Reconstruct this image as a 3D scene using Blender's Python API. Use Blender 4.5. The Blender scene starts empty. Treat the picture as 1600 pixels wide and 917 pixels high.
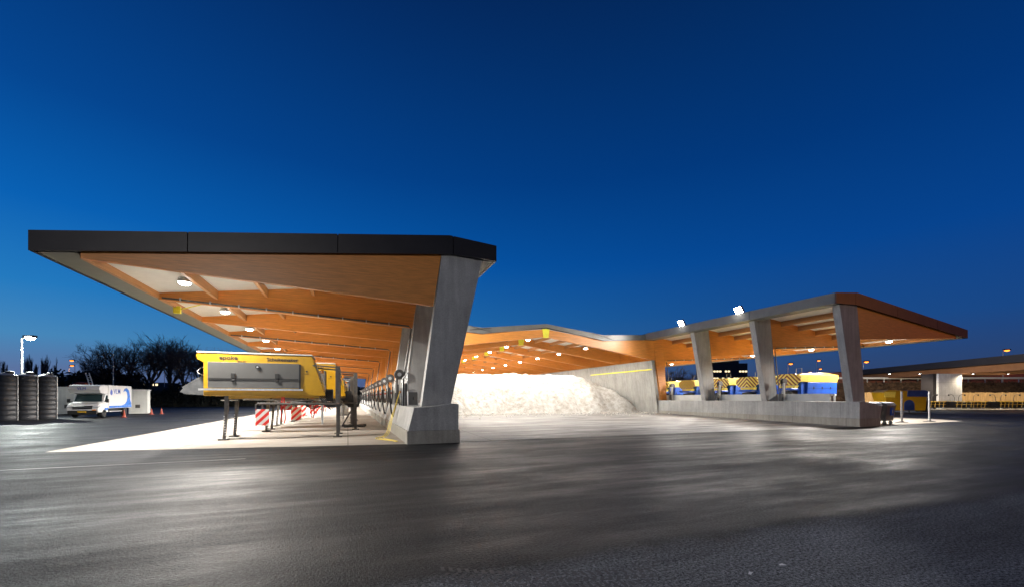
import bpy, bmesh, math, random
from mathutils import Vector, Matrix
rnd = random.Random(7)
R = math.radians
C = bpy.context.scene.collection
sc = bpy.context.scene
# ------------------------------------------------------------------ camera
F = 663.0; TH = math.atan(257/F); CS = math.cos(TH); SN = math.sin(TH)
cam = bpy.data.objects.new('camera', bpy.data.cameras.new('camera')); C.objects.link(cam)
cam.location = (0, 0, 1.6); cam.rotation_euler = (R(90), 0, -TH)
cam.data.sensor_width = 36; cam.data.lens = F/1600*36; cam.data.shift_y = (621-458.5)/1600
cam.data.clip_end = 3000; cam.data.clip_start = 0.1
sc.camera = cam
# ------------------------------------------------------------------ world: dusk sky
def lin(c, k=1.0):
    return tuple((((v/255)/12.92 if v/255 <= .04045 else ((v/255+.055)/1.055)**2.4))*k for v in c) + (1,)
w = bpy.data.worlds.new('World'); sc.world = w; w.use_nodes = True
nt = w.node_tree; nt.nodes.clear()
def N(t, **k):
    n = nt.nodes.new(t)
    for a, b in k.items(): setattr(n, a, b)
    return n
out = N('ShaderNodeOutputWorld'); bg = N('ShaderNodeBackground'); bg2 = N('ShaderNodeBackground'); add = N('ShaderNodeAddShader')
sky = N('ShaderNodeTexSky'); sky.sky_type = 'NISHITA'; sky.sun_disc = False
sky.sun_elevation = R(-4); sky.sun_rotation = R(-60); bg2.inputs[1].default_value = 0.05
tc = N('ShaderNodeTexCoord'); sep = N('ShaderNodeSeparateXYZ'); nt.links.new(tc.outputs['Generated'], sep.inputs[0])
def ramp(stops):
    r = N('ShaderNodeValToRGB'); e = r.color_ramp.elements
    while len(e) > 1: e.remove(e[-1])
    e[0].position = stops[0][0]; e[0].color = lin(stops[0][1])
    for p, c in stops[1:]:
        x = e.new(p); x.color = lin(c)
    nt.links.new(sep.outputs[2], r.inputs[0]); return r
rl = ramp([(0, (84, 94, 138)), (.045, (90, 116, 162)), (.10, (68, 138, 190)), (.18, (30, 124, 194)), (.30, (0, 98, 182)), (.45, (0, 71, 147)), (.68, (2, 44, 104)), (1, (2, 28, 76))])
rr = ramp([(0, (50, 56, 92)), (.06, (42, 66, 110)), (.14, (24, 70, 132)), (.28, (4, 64, 138)), (.45, (0, 51, 116)), (.68, (2, 36, 82)), (1, (2, 25, 64))])
mth = N('ShaderNodeMath', operation='MULTIPLY_ADD'); mth.inputs[1].default_value = .62; mth.inputs[2].default_value = .42
mth.use_clamp = True
nt.links.new(sep.outputs[0], mth.inputs[0])
mix = N('ShaderNodeMixRGB'); nt.links.new(mth.outputs[0], mix.inputs[0]); nt.links.new(rl.outputs[0], mix.inputs[1]); nt.links.new(rr.outputs[0], mix.inputs[2])
my = N('ShaderNodeMapRange'); my.inputs[1].default_value = -.5; my.inputs[2].default_value = .35; my.inputs[3].default_value = .32; my.inputs[4].default_value = 1.03; my.interpolation_type = 'SMOOTHSTEP'
nt.links.new(sep.outputs[1], my.inputs[0]); nt.links.new(my.outputs[0], bg.inputs[1])
nt.links.new(mix.outputs[0], bg.inputs[0]); nt.links.new(sky.outputs[0], bg2.inputs[0])
nt.links.new(bg.outputs[0], add.inputs[0]); nt.links.new(bg2.outputs[0], add.inputs[1]); nt.links.new(add.outputs[0], out.inputs[0])
vs = sc.view_settings; vs.view_transform = 'Standard'; vs.look = 'None'; vs.exposure = 0; vs.gamma = 1; vs.use_curve_mapping = False
# light levels (W)
P_WING, P_HALL, P_FLOOD, P_MAST = 4200, 1050, 1600, 6500
WARM = (1, .94, .86); WHITE = (1, .97, .93); SOD = (1, .42, .10)

# ------------------------------------------------------------------ materials
M = {}
def mat(name, col, rough=.6, metal=0, emit=None, es=0, noise=None, bump=None, spec=None):
    m = bpy.data.materials.new(name); m.use_nodes = True; n = m.node_tree.nodes; l = m.node_tree.links
    b = n['Principled BSDF']; b.inputs['Base Color'].default_value = (*col, 1); b.inputs['Roughness'].default_value = rough
    b.inputs['Metallic'].default_value = metal
    if spec is not None: b.inputs['Specular IOR Level'].default_value = spec
    if emit: b.inputs['Emission Color'].default_value = (*emit, 1); b.inputs['Emission Strength'].default_value = es
    t = n.new('ShaderNodeTexCoord')
    sc_, amt = noise or (6, .12)
    mp = n.new('ShaderNodeMapping'); l.new(t.outputs['Object'], mp.inputs[0])
    if isinstance(sc_, tuple): mp.inputs['Scale'].default_value = sc_; s2 = 1
    else: s2 = sc_
    ns = n.new('ShaderNodeTexNoise'); ns.inputs['Scale'].default_value = s2; ns.inputs['Detail'].default_value = 6; ns.inputs['Roughness'].default_value = .65
    l.new(mp.outputs[0], ns.inputs['Vector'])
    r = n.new('ShaderNodeValToRGB'); r.color_ramp.elements[0].position = .3; r.color_ramp.elements[1].position = .7
    r.color_ramp.elements[0].color = (*[c*(1-amt) for c in col], 1); r.color_ramp.elements[1].color = (*[min(1, c*(1+amt)) for c in col], 1)
    l.new(ns.outputs['Fac'], r.inputs[0]); l.new(r.outputs[0], b.inputs['Base Color'])
    if bump:
        bs, st, dist = bump
        n2 = n.new('ShaderNodeTexNoise'); n2.inputs['Scale'].default_value = bs; n2.inputs['Detail'].default_value = 5
        l.new(t.outputs['Object'], n2.inputs['Vector'])
        bp = n.new('ShaderNodeBump'); bp.inputs['Strength'].default_value = st; bp.inputs['Distance'].default_value = dist
        l.new(n2.outputs['Fac'], bp.inputs['Height']); l.new(bp.outputs[0], b.inputs['Normal'])
    M[name] = m; return m
mat('fascia', (.028, .024, .024), .45, .3, noise=(1.2, .2))
mat('fascia_lit_grey', (.16, .155, .14), .45, .2, noise=(1.5, .15))  # fascia metal with its lit brightness put into a lighter grey
mat('fascia_sodium_lit', (.11, .05, .03), .45, .3, noise=(1.5, .2))  # sodium light on the right wing fascia put into its colour
mat('soffit', (.17, .175, .15), .5, noise=(4, .1))
mat('roof_felt', (.06, .06, .06), .9)
mat('deck_white', (.75, .73, .68), .7, noise=(3, .05))
mat('wood', (.68, .265, .055), .40, noise=((1.6, 3, 22), .20), bump=(14, .12, .01))
mat('wood_purlin', (.46, .21, .07), .5, noise=((9, .8, 9), .2))
mat('steel', (.42, .43, .44), .35, .8, noise=(9, .2))
mat('steel_dark', (.10, .095, .09), .45, .5, noise=(9, .3))
mat('galv', (.50, .51, .52), .4, .6, noise=(12, .25))
mat('black', (.02, .02, .02), .5)
mat('rubber', (.015, .015, .016), .75)
mat('yellow', (.46, .26, .005), .38, noise=(3, .12))
mat('yellow_light', (.85, .66, .10), .4, noise=(3, .1))
mat('yellow_bright', (.85, .80, .05), .5)
mat('yellow_hose', (.8, .62, .12), .5)
mat('blue', (.02, .10, .52), .38, noise=(3, .15))
mat('blue_tarp', (.02, .05, .20), .5, noise=(3, .3))
mat('panel_grey', (.10, .10, .097), .45, .2, noise=(2, .08))
mat('white', (.62, .62, .62), .45, noise=(2, .05))
mat('offwhite', (.62, .63, .60), .6, noise=(1.5, .1))
mat('letter', (.02, .02, .025), .5)
mat('letter_blue', (.05, .10, .45), .4)
mat('blue_print', (.02, .16, .6), .4, noise=(6, .5))
mat('red', (.6, .03, .02), .4)
mat('orange', (.36, .05, .02), .5)
mat('amber', (.9, .3, .03), .2)
mat('glass', (.02, .04, .045), .06, noise=(1, .1))
mat('headlamp', (.6, .62, .65), .1, .3)
mat('tank', (.032, .034, .04), .45, noise=(3, .2))
mat('tank_top_lit', (.4, .4, .4), .5, noise=(4, .2))  # lamplight on the domes put into a paler grey than the shell
mat('bark', (.13, .10, .085), .9, noise=(8, .3))
mat('bark_pale', (.09, .075, .06), .9, noise=(8, .3))
mat('leaf_dark', (.022, .025, .018), .8, noise=(.6, .4))
mat('leaf_lit', (.10, .11, .05), .7, noise=(.8, .4))
mat('scrub', (.10, .055, .03), .9, noise=(1.2, .5), bump=(4, 1, .3))
mat('viaduct_edge', (.022, .018, .02), .8, noise=(.6, .2))
mat('viaduct_girder', (.30, .13, .05), .8, noise=(.7, .2))  # orange sodium light on the girder put into its colour
mat('timber_fence', (.42, .26, .11), .7, noise=((3, 3, .6), .3))
mat('noise_wall', (.32, .10, .07), .8, noise=(.5, .3))
mat('rail', (.7, .68, .66), .5)
mat('office', (.03, .032, .045), .6)
mat('rust', (.18, .09, .05), .8, noise=(12, .4))
mat('lamp_white', (1, 1, 1), .5, emit=(1, .96, .88), es=40)
mat('lamp_flood', (1, 1, 1), .5, emit=(1, .97, .92), es=120)
mat('lamp_cool', (1, 1, 1), .5, emit=(.93, 1, .94), es=90)
mat('lamp_sodium', (1, .6, .2), .5, emit=(1, .25, .02), es=4)
mat('lit_window', (.8, .7, .5), .5, emit=(1, .80, .48), es=1.6)
mat('plate', (.75, .45, .02), .5)

def nodes_of(name):
    m = bpy.data.materials.new(name); m.use_nodes = True; M[name] = m
    return m, m.node_tree.nodes, m.node_tree.links, m.node_tree.nodes['Principled BSDF']
def stripes(name, cx, cy, cz, period, c1, c2, mirror=None, rough=.4):
    """diagonal stripes; mirror = 'x' or 'y' folds them to chevrons about 0"""
    m, n, l, b = nodes_of(name); t = n.new('ShaderNodeTexCoord'); s = n.new('ShaderNodeSeparateXYZ'); l.new(t.outputs['Object'], s.inputs[0])
    o = [s.outputs[0], s.outputs[1], s.outputs[2]]
    if mirror:
        i = 'xyz'.index(mirror); a = n.new('ShaderNodeMath'); a.operation = 'ABSOLUTE'; l.new(o[i], a.inputs[0]); o[i] = a.outputs[0]
    prev = None
    for oo, cc in zip(o, (cx, cy, cz)):
        a = n.new('ShaderNodeMath'); a.operation = 'MULTIPLY_ADD'; l.new(oo, a.inputs[0]); a.inputs[1].default_value = cc/period
        if prev: l.new(prev, a.inputs[2])
        else: a.inputs[2].default_value = 20.13
        prev = a.outputs[0]
    fr = n.new('ShaderNodeMath'); fr.operation = 'FRACT'; l.new(prev, fr.inputs[0])
    gt = n.new('ShaderNodeMath'); gt.operation = 'GREATER_THAN'; l.new(fr.outputs[0], gt.inputs[0]); gt.inputs[1].default_value = .5
    mx = n.new('ShaderNodeMixRGB'); l.new(gt.outputs[0], mx.inputs[0]); mx.inputs[1].default_value = (*c1, 1); mx.inputs[2].default_value = (*c2, 1)
    l.new(mx.outputs[0], b.inputs['Base Color']); b.inputs['Roughness'].default_value = rough
stripes('warn_board', 1, 0, -1, .30, (.75, .03, .02), (.8, .78, .75))
stripes('chevron_board', 0, 1, 1, .30, (.80, .62, .10), (.22, .05, .01), mirror='y')

def concrete(name, col, lines=None, amt=.12, dirt=.25):
    m, n, l, b = nodes_of(name); t = n.new('ShaderNodeTexCoord')
    a = n.new('ShaderNodeTexNoise'); a.inputs['Scale'].default_value = .9; a.inputs['Detail'].default_value = 8; a.inputs['Roughness'].default_value = .7
    c = n.new('ShaderNodeTexNoise'); c.inputs['Scale'].default_value = 40; c.inputs['Detail'].default_value = 4
    mp = n.new('ShaderNodeMapping'); mp.inputs['Scale'].default_value = (6, 6, .5); l.new(t.outputs['Object'], mp.inputs[0])
    s = n.new('ShaderNodeTexNoise'); s.inputs['Scale'].default_value = 1; s.inputs['Detail'].default_value = 6; l.new(mp.outputs[0], s.inputs['Vector'])
    l.new(t.outputs['Object'], a.inputs['Vector']); l.new(t.outputs['Object'], c.inputs['Vector'])
    r = n.new('ShaderNodeValToRGB'); r.color_ramp.elements[0].position = .3; r.color_ramp.elements[1].position = .72
    r.color_ramp.elements[0].color = (*[x*(1-dirt) for x in col], 1); r.color_ramp.elements[1].color = (*[x*(1+amt) for x in col], 1)
    l.new(a.outputs['Fac'], r.inputs[0])
    m1 = n.new('ShaderNodeMixRGB'); m1.blend_type = 'OVERLAY'; m1.inputs[0].default_value = .35; l.new(r.outputs[0], m1.inputs[1]); l.new(s.outputs['Fac'], m1.inputs[2])
    m2 = n.new('ShaderNodeMixRGB'); m2.blend_type = 'OVERLAY'; m2.inputs[0].default_value = .5; l.new(m1.outputs[0], m2.inputs[1]); l.new(c.outputs['Fac'], m2.inputs[2])
    last = m2.outputs[0]
    if lines:
        sp = n.new('ShaderNodeSeparateXYZ'); l.new(t.outputs['Object'], sp.inputs[0])
        for ax, per, wd in lines:
            d = n.new('ShaderNodeMath'); d.operation = 'DIVIDE'; l.new(sp.outputs[ax], d.inputs[0]); d.inputs[1].default_value = per
            f = n.new('ShaderNodeMath'); f.operation = 'FRACT'; l.new(d.outputs[0], f.inputs[0])
            g = n.new('ShaderNodeMath'); g.operation = 'LESS_THAN'; l.new(f.outputs[0], g.inputs[0]); g.inputs[1].default_value = wd/per
            mm = n.new('ShaderNodeMath'); mm.operation = 'MULTIPLY'; l.new(g.outputs[0], mm.inputs[0]); mm.inputs[1].default_value = .55
            mx = n.new('ShaderNodeMixRGB'); l.new(mm.outputs[0], mx.inputs[0]); l.new(last, mx.inputs[1]); mx.inputs[2].default_value = (*[x*.35 for x in col], 1)
            last = mx.outputs[0]
    l.new(last, b.inputs['Base Color']); b.inputs['Roughness'].default_value = .75
    bp = n.new('ShaderNodeBump'); bp.inputs['Strength'].default_value = .25; bp.inputs['Distance'].default_value = .01; l.new(c.outputs['Fac'], bp.inputs['Height']); l.new(bp.outputs[0], b.inputs['Normal'])
concrete('concrete_column', (.40, .40, .39))
concrete('concrete_plinth', (.42, .42, .405), [(1, 2.635, .03)])
concrete('concrete_kerb', (.38, .36, .31), [(1, 3.1, .03)])
concrete('concrete_wall', (.36, .355, .33), [(1, 2.635, .03)])
concrete('concrete_pier', (.5, .49, .5), [(2, 1.9, .04)])

def ground_mat(name, c_lo, c_hi, r_lo, r_hi, bump_s, bump_st, wet=None, joints=None, streak=.5, grain=.0, bdist=.02, speck=0, spec=.5, lane=None):
    m, n, l, b = nodes_of(name); t = n.new('ShaderNodeTexCoord')
    def noise(scale, det=6, mapping=None, rough=.6):
        x = n.new('ShaderNodeTexNoise'); x.inputs['Scale'].default_value = scale; x.inputs['Detail'].default_value = det; x.inputs['Roughness'].default_value = rough
        if mapping:
            mp = n.new('ShaderNodeMapping'); mp.inputs['Scale'].default_value = mapping[0]; mp.inputs['Rotation'].default_value = (0, 0, mapping[1])
            l.new(t.outputs['Object'], mp.inputs[0]); l.new(mp.outputs[0], x.inputs['Vector'])
        else: l.new(t.outputs['Object'], x.inputs['Vector'])
        return x
    big = noise(.22, 7); st = noise(1, 8, ((.26, 1.5, 1), R(-8)), .68); fine = noise(bump_s, 3, rough=.8)
    mx = n.new('ShaderNodeMixRGB'); mx.inputs[0].default_value = streak; l.new(big.outputs['Fac'], mx.inputs[1]); l.new(st.outputs['Fac'], mx.inputs[2])
    r = n.new('ShaderNodeValToRGB'); r.color_ramp.elements[0].position = .38; r.color_ramp.elements[1].position = .64
    r.color_ramp.elements[0].color = (*c_lo, 1); r.color_ramp.elements[1].color = (*c_hi, 1); l.new(mx.outputs[0], r.inputs[0])
    g = n.new('ShaderNodeMixRGB'); g.blend_type = 'OVERLAY'; g.inputs[0].default_value = grain; l.new(r.outputs[0], g.inputs[1]); l.new(fine.outputs['Fac'], g.inputs[2])
    last = g.outputs[0]
    b.inputs['Specular IOR Level'].default_value = spec
    if speck:
        f2 = noise(34, 4, rough=1.0); r2 = n.new('ShaderNodeMapRange'); r2.inputs[1].default_value = .42; r2.inputs[2].default_value = .60; r2.inputs[3].default_value = 1-speck; r2.inputs[4].default_value = 1+speck*1.6
        l.new(f2.outputs['Fac'], r2.inputs[0]); vm = n.new('ShaderNodeVectorMath'); vm.operation = 'SCALE'; l.new(last, vm.inputs[0]); l.new(r2.outputs[0], vm.inputs['Scale']); last = vm.outputs[0]
    mask = None
    if lane:      # older, drier and paler asphalt before ragged seam y = lane, plus painted mast light
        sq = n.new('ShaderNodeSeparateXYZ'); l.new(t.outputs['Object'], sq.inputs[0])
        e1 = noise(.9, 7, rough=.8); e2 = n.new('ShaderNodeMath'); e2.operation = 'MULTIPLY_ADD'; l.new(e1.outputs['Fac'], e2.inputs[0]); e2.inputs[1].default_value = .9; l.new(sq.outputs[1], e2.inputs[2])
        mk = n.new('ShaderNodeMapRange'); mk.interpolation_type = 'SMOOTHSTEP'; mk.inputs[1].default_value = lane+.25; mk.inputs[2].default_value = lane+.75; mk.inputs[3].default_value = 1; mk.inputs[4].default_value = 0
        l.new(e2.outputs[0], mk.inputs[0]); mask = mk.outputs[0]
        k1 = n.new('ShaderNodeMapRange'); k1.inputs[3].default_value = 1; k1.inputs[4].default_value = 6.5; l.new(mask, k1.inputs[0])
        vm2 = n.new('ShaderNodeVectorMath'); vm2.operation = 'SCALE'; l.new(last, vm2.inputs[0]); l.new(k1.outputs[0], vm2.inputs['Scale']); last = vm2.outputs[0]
    if joints:
        sp = n.new('ShaderNodeSeparateXYZ'); l.new(t.outputs['Object'], sp.inputs[0])
        for ax, per, wd in joints:
            d = n.new('ShaderNodeMath'); d.operation = 'DIVIDE'; l.new(sp.outputs[ax], d.inputs[0]); d.inputs[1].default_value = per
            f = n.new('ShaderNodeMath'); f.operation = 'FRACT'; l.new(d.outputs[0], f.inputs[0])
            gg = n.new('ShaderNodeMath'); gg.operation = 'LESS_THAN'; l.new(f.outputs[0], gg.inputs[0]); gg.inputs[1].default_value = wd/per
            m3 = n.new('ShaderNodeMixRGB'); l.new(gg.outputs[0], m3.inputs[0]); l.new(last, m3.inputs[1]); m3.inputs[2].default_value = (*[x*.5 for x in c_lo], 1); last = m3.outputs[0]
    l.new(last, b.inputs['Base Color'])
    mr = n.new('ShaderNodeMapRange'); mr.inputs[1].default_value = .35; mr.inputs[2].default_value = .65; mr.inputs[3].default_value = r_lo; mr.inputs[4].default_value = r_hi
    l.new(mx.outputs[0], mr.inputs[0]); l.new(mr.outputs[0], b.inputs['Roughness'])
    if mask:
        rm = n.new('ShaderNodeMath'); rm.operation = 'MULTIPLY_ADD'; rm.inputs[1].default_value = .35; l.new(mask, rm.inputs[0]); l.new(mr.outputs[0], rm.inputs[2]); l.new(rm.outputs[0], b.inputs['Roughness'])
    bp = n.new('ShaderNodeBump'); bp.inputs['Strength'].default_value = bump_st; bp.inputs['Distance'].default_value = bdist
    l.new(fine.outputs['Fac'], bp.inputs['Height']); l.new(bp.outputs[0], b.inputs['Normal'])
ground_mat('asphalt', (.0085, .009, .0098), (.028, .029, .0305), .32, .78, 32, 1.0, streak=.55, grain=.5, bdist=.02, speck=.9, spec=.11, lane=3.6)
ground_mat('apron', (.19, .16, .125), (.43, .395, .35), .6, .85, 30, .2, joints=[(0, 5, .03), (1, 5.27, .03)], streak=.6, grain=.2)
ground_mat('yard', (.06, .054, .048), (.50, .475, .44), .5, .8, 30, .25, joints=[(0, 5, .03)], streak=.75, grain=.2)
ground_mat('paint_line', (.08, .08, .08), (.5, .5, .5), .5, .7, 60, .3, streak=.4, grain=.9)
# salt
m, n, l, b = nodes_of('salt'); t = n.new('ShaderNodeTexCoord')
a = n.new('ShaderNodeTexNoise'); a.inputs['Scale'].default_value = 2.2; a.inputs['Detail'].default_value = 9; a.inputs['Roughness'].default_value = .72; l.new(t.outputs['Object'], a.inputs['Vector'])
r = n.new('ShaderNodeValToRGB'); r.color_ramp.elements[0].position = .34; r.color_ramp.elements[1].position = .58
r.color_ramp.elements[0].color = (.44, .39, .32, 1); r.color_ramp.elements[1].color = (.76, .74, .70, 1); l.new(a.outputs['Fac'], r.inputs[0]); l.new(r.outputs[0], b.inputs['Base Color'])  # darker patches stand in for relief shading lost in flat light
bn = n.new('ShaderNodeTexNoise'); bn.inputs['Scale'].default_value = 2.4; bn.inputs['Detail'].default_value = 9; bn.inputs['Roughness'].default_value = .75; l.new(t.outputs['Object'], bn.inputs['Vector'])
bp = n.new('ShaderNodeBump'); bp.inputs['Strength'].default_value = 1; bp.inputs['Distance'].default_value = .35; l.new(bn.outputs['Fac'], bp.inputs['Height']); l.new(bp.outputs[0], b.inputs['Normal'])
b.inputs['Roughness'].default_value = .9

# ------------------------------------------------------------------ mesh helpers
class MB:
    def __init__(s): s.v = []; s.f = []
    def add(s, vs, fs, mtx=None):
        o = len(s.v)
        s.v += [tuple(mtx @ Vector(p)) if mtx is not None else tuple(p) for p in vs]
        s.f += [[o+i for i in f] for f in fs]; return s
    def box(s, x0, x1, y0, y1, z0, z1, mtx=None):
        return s.add([(x, y, z) for z in (z0, z1) for y in (y0, y1) for x in (x0, x1)],
                     [(0, 2, 3, 1), (4, 5, 7, 6), (0, 1, 5, 4), (2, 6, 7, 3), (0, 4, 6, 2), (1, 3, 7, 5)], mtx)
    def prism(s, poly, ax, a, b, mtx=None):
        """poly in the other two axes (kept in x,y,z order), extruded along ax from a to b"""
        def P(p, q): return {'y': (p[0], q, p[1]), 'x': (q, p[0], p[1]), 'z': (p[0], p[1], q)}[ax]
        k = len(poly)
        return s.add([P(p, a) for p in poly]+[P(p, b) for p in poly],
                     [list(range(k))[::-1], list(range(k, 2*k))]+[(i, (i+1) % k, k+(i+1) % k, k+i) for i in range(k)], mtx)
    def tube(s, pts, r, seg=8, cap=True, mtx=None):
        pts = [Vector(p) for p in pts]; rs = r if isinstance(r, (list, tuple)) else [r]*len(pts)
        vs, fs = [], []; up = None
        for i, p in enumerate(pts):
            d = (pts[min(i+1, len(pts)-1)]-pts[max(i-1, 0)]).normalized()
            if up is None: up = Vector((0, 0, 1)) if abs(d.z) < .9 else Vector((1, 0, 0))
            x = d.cross(up).normalized(); y = x.cross(d).normalized(); up = y
            for k in range(seg):
                t = 2*math.pi*(k+.5)/seg; vs.append(p+(x*math.cos(t)+y*math.sin(t))*rs[i])
        for i in range(len(pts)-1):
            for k in range(seg):
                k2 = (k+1) % seg; fs.append((i*seg+k, i*seg+k2, (i+1)*seg+k2, (i+1)*seg+k))
        if cap: fs += [list(range(seg))[::-1], list(range((len(pts)-1)*seg, len(pts)*seg))]
        return s.add(vs, fs, mtx)
    def bar(s, p, q, w, h=None, mtx=None):
        """rectangular bar between two points"""
        h = h or w; p = Vector(p); q = Vector(q); d = (q-p).normalized(); up = Vector((0, 0, 1)) if abs(d.z) < .95 else Vector((0, 1, 0))
        x = d.cross(up).normalized()*w/2; y = x.cross(d).normalized()*h/2
        return s.add([a+c for a in (p, q) for c in (-x-y, x-y, x+y, -x+y)], [(3, 2, 1, 0), (4, 5, 6, 7), (0, 1, 5, 4), (1, 2, 6, 5), (2, 3, 7, 6), (3, 0, 4, 7)], mtx)
    def lathe(s, prof, c=(0, 0, 0), ax='z', seg=20, mtx=None):
        """prof: list of (radius, height along ax)"""
        vs, fs = [], []
        for rr_, h in prof:
            for k in range(seg):
                t = 2*math.pi*k/seg; a, b = rr_*math.cos(t), rr_*math.sin(t)
                p = {'z': (a, b, h), 'x': (h, a, b), 'y': (a, h, b)}[ax]; vs.append((p[0]+c[0], p[1]+c[1], p[2]+c[2]))
        for i in range(len(prof)-1):
            for k in range(seg): fs.append((i*seg+k, i*seg+(k+1) % seg, (i+1)*seg+(k+1) % seg, (i+1)*seg+k))
        fs += [list(range(seg))[::-1], list(range((len(prof)-1)*seg, len(prof)*seg))]
        return s.add(vs, fs, mtx)
    def build(s, name, m, parent=None, smooth=False, bevel=0, normals=True):
        me = bpy.data.meshes.new(name); me.from_pydata(s.v, [], s.f)
        if normals:
            bm = bmesh.new(); bm.from_mesh(me); bmesh.ops.recalc_face_normals(bm, faces=bm.faces)
            if bevel: bmesh.ops.bevel(bm, geom=list(bm.edges), offset=bevel, segments=2, affect='EDGES', profile=.5)
            bm.to_mesh(me); bm.free()
        if smooth:
            for p in me.polygons: p.use_smooth = True
            try: me.set_sharp_from_angle(angle=R(35))
            except Exception: pass
        me.materials.append(M[m] if isinstance(m, str) else m)
        o = bpy.data.objects.new(name, me); C.objects.link(o)
        if parent: o.parent = parent
        return o
def tag(o, label=None, cat=None, group=None, kind=None):
    if label: o['label'] = label
    if cat: o['category'] = cat
    if group: o['group'] = group
    if kind: o['kind'] = kind
    return o
def thing(name, label, cat, loc=(0, 0, 0), rz=0, group=None):
    o = bpy.data.objects.new(name, None); C.objects.link(o); o.location = loc; o.rotation_euler = (0, 0, rz)
    o.empty_display_size = .3
    return tag(o, label, cat, group)
def copy_tree(o, label=None, loc=None, rz=None, parent=None):
    c = o.copy(); C.objects.link(c)
    if parent: c.parent = parent
    if label: c['label'] = label
    if loc is not None: c.location = loc
    if rz is not None: c.rotation_euler = (0, 0, rz)
    for ch in list(o.children): copy_tree(ch, parent=c)
    return c
def lamp(name, kind, loc, power, color=WHITE, parent=None, target=None, size=.15, spot=150, blend=.4):
    d = bpy.data.lights.new(name, kind); d.energy = power; d.color = color
    if kind in ('SPOT', 'POINT'): d.shadow_soft_size = size
    if kind == 'SPOT': d.spot_size = R(spot); d.spot_blend = blend
    o = bpy.data.objects.new(name, d); C.objects.link(o); o.location = loc
    if target is not None: o.rotation_euler = (Vector(target)-Vector(loc)).to_track_quat('-Z', 'Y').to_euler()
    if parent: o.parent = parent
    return o
def text(name, s, size, m, parent, loc, rot, ext=.004, bold=False, sx=1):
    cu = bpy.data.curves.new(name, 'FONT'); cu.body = s; cu.size = size; cu.extrude = ext; cu.align_x = 'LEFT'; cu.offset = .006*size if bold else 0
    t = bpy.data.objects.new('tmp', cu); C.objects.link(t)
    dg = bpy.context.evaluated_depsgraph_get(); me = bpy.data.meshes.new_from_object(t.evaluated_get(dg)); bpy.data.objects.remove(t)
    me.transform(Matrix.Diagonal((sx, 1, 1, 1))); me.materials.clear(); me.materials.append(M[m])
    o = bpy.data.objects.new(name, me); C.objects.link(o); o.parent = parent; o.location = loc; o.rotation_euler = rot
    return o
def at(px, z):      # a place on the ground z metres in front of the camera plane, seen in column px of the photograph
    x = (px-800)/F*z; return Vector((x*CS+z*SN, -x*SN+z*CS, 0))
def hgt(py, z): return 1.6+(621-py)*z/F
ORD = ['first', 'second', 'third', 'fourth', 'fifth', 'sixth', 'seventh', 'eighth', 'ninth', 'tenth', 'eleventh', 'twelfth', 'thirteenth', 'fourteenth', 'fifteenth', 'sixteenth']

# ------------------------------------------------------------------ ground
def sheet(name, pts, m):
    return tag(MB().add(pts, [list(range(len(pts)))]).build(name, m, normals=False), kind='structure')
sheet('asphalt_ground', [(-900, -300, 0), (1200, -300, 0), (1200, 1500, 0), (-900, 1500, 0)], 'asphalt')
sheet('concrete_apron', [(-8.3, 16.6, .006), (1.95, 15.0, .006), (1.95, 79, .006), (-8.3, 79, .006)], 'apron')
sheet('concrete_apron', [(28.0, 15.0, .006), (39.5, 16.0, .006), (41.5, 18.5, .006), (41.5, 79, .006), (28.0, 79, .006)], 'apron')
y_ = MB()
y_.add([(3.0, 15.05, .012), (27, 15.05, .012), (27, 31, .26), (3.0, 31, .26), (27, 79, .26), (3.0, 79, .26)], [(0, 1, 2, 3), (3, 2, 4, 5)])
tag(y_.build('hall_floor', 'yard', normals=False), kind='structure')
sheet('road_marking', [(-9.5, 12.72, .004), (-2.5, 12.92, .004), (-2.5, 12.97, .004), (-9.5, 12.78, .004)], 'paint_line')
mat('tyre_mark', (.012, .012, .013), .5, noise=(30, .4))
tm = MB()
for r_ in range(3):
    for k in range(26):
        a = at(690+k*13, 3.56+r_*.13+.0006*(k-13)**2); v = Vector((CS, -SN, 0)); f_ = Vector((SN, CS, 0)); sgn = 1 if r_ % 2 else -1
        q = [a, a+v*.035, a+v*.035+f_*.09+v*.03*sgn, a+f_*.09+v*.03*sgn]; tm.add([(p.x, p.y, .003) for p in q], [(0, 1, 2, 3)])
tag(tm.build('tyre_marks', 'tyre_mark', normals=False), kind='structure')
c0, c1 = at(1425, 62), at(1900, 62); c2, c3 = at(1900, 57), at(1425, 57)
sheet('concrete_strip', [(c3.x, c3.y, .006), (c2.x, c2.y, .006), (c1.x, c1.y, .006), (c0.x, c0.y, .006)], 'apron')

# ------------------------------------------------------------------ the salt depot
S = 5.27; Y0 = 15.3; NF = 13; YF = [Y0+i*S for i in range(NF)]; YE = YF[-1]+.6; YH = YF[3]
depot = thing('salt_depot', 'open timber and concrete salt depot with two cantilevered wings around a salt hall', 'building', (15, Y0, 0))
def dp(mb, name, m, **k):
    o = mb.build(name, m, **k); o.parent = depot; o.location = (-15, -Y0, 0); return o
def lerp(a, b, t): return a+(b-a)*t
def pl(pts, u):
    for (a, b), (c, d) in zip(pts, pts[1:]):
        if u <= c: return lerp(b, d, (u-a)/(c-a))
    return pts[-1][1]
WT = [(9.75, 7.31), (11.55, 7.46), (22.9, 6.04)]; WB = [(9.75, 6.73), (11.55, 6.78), (22.9, 5.50)]
HT = [(0, 7.57), (5.4, 6.95), (9.75, 7.2)]; HB = [(0, 7.30), (5.4, 6.47), (9.75, 6.74)]
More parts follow.
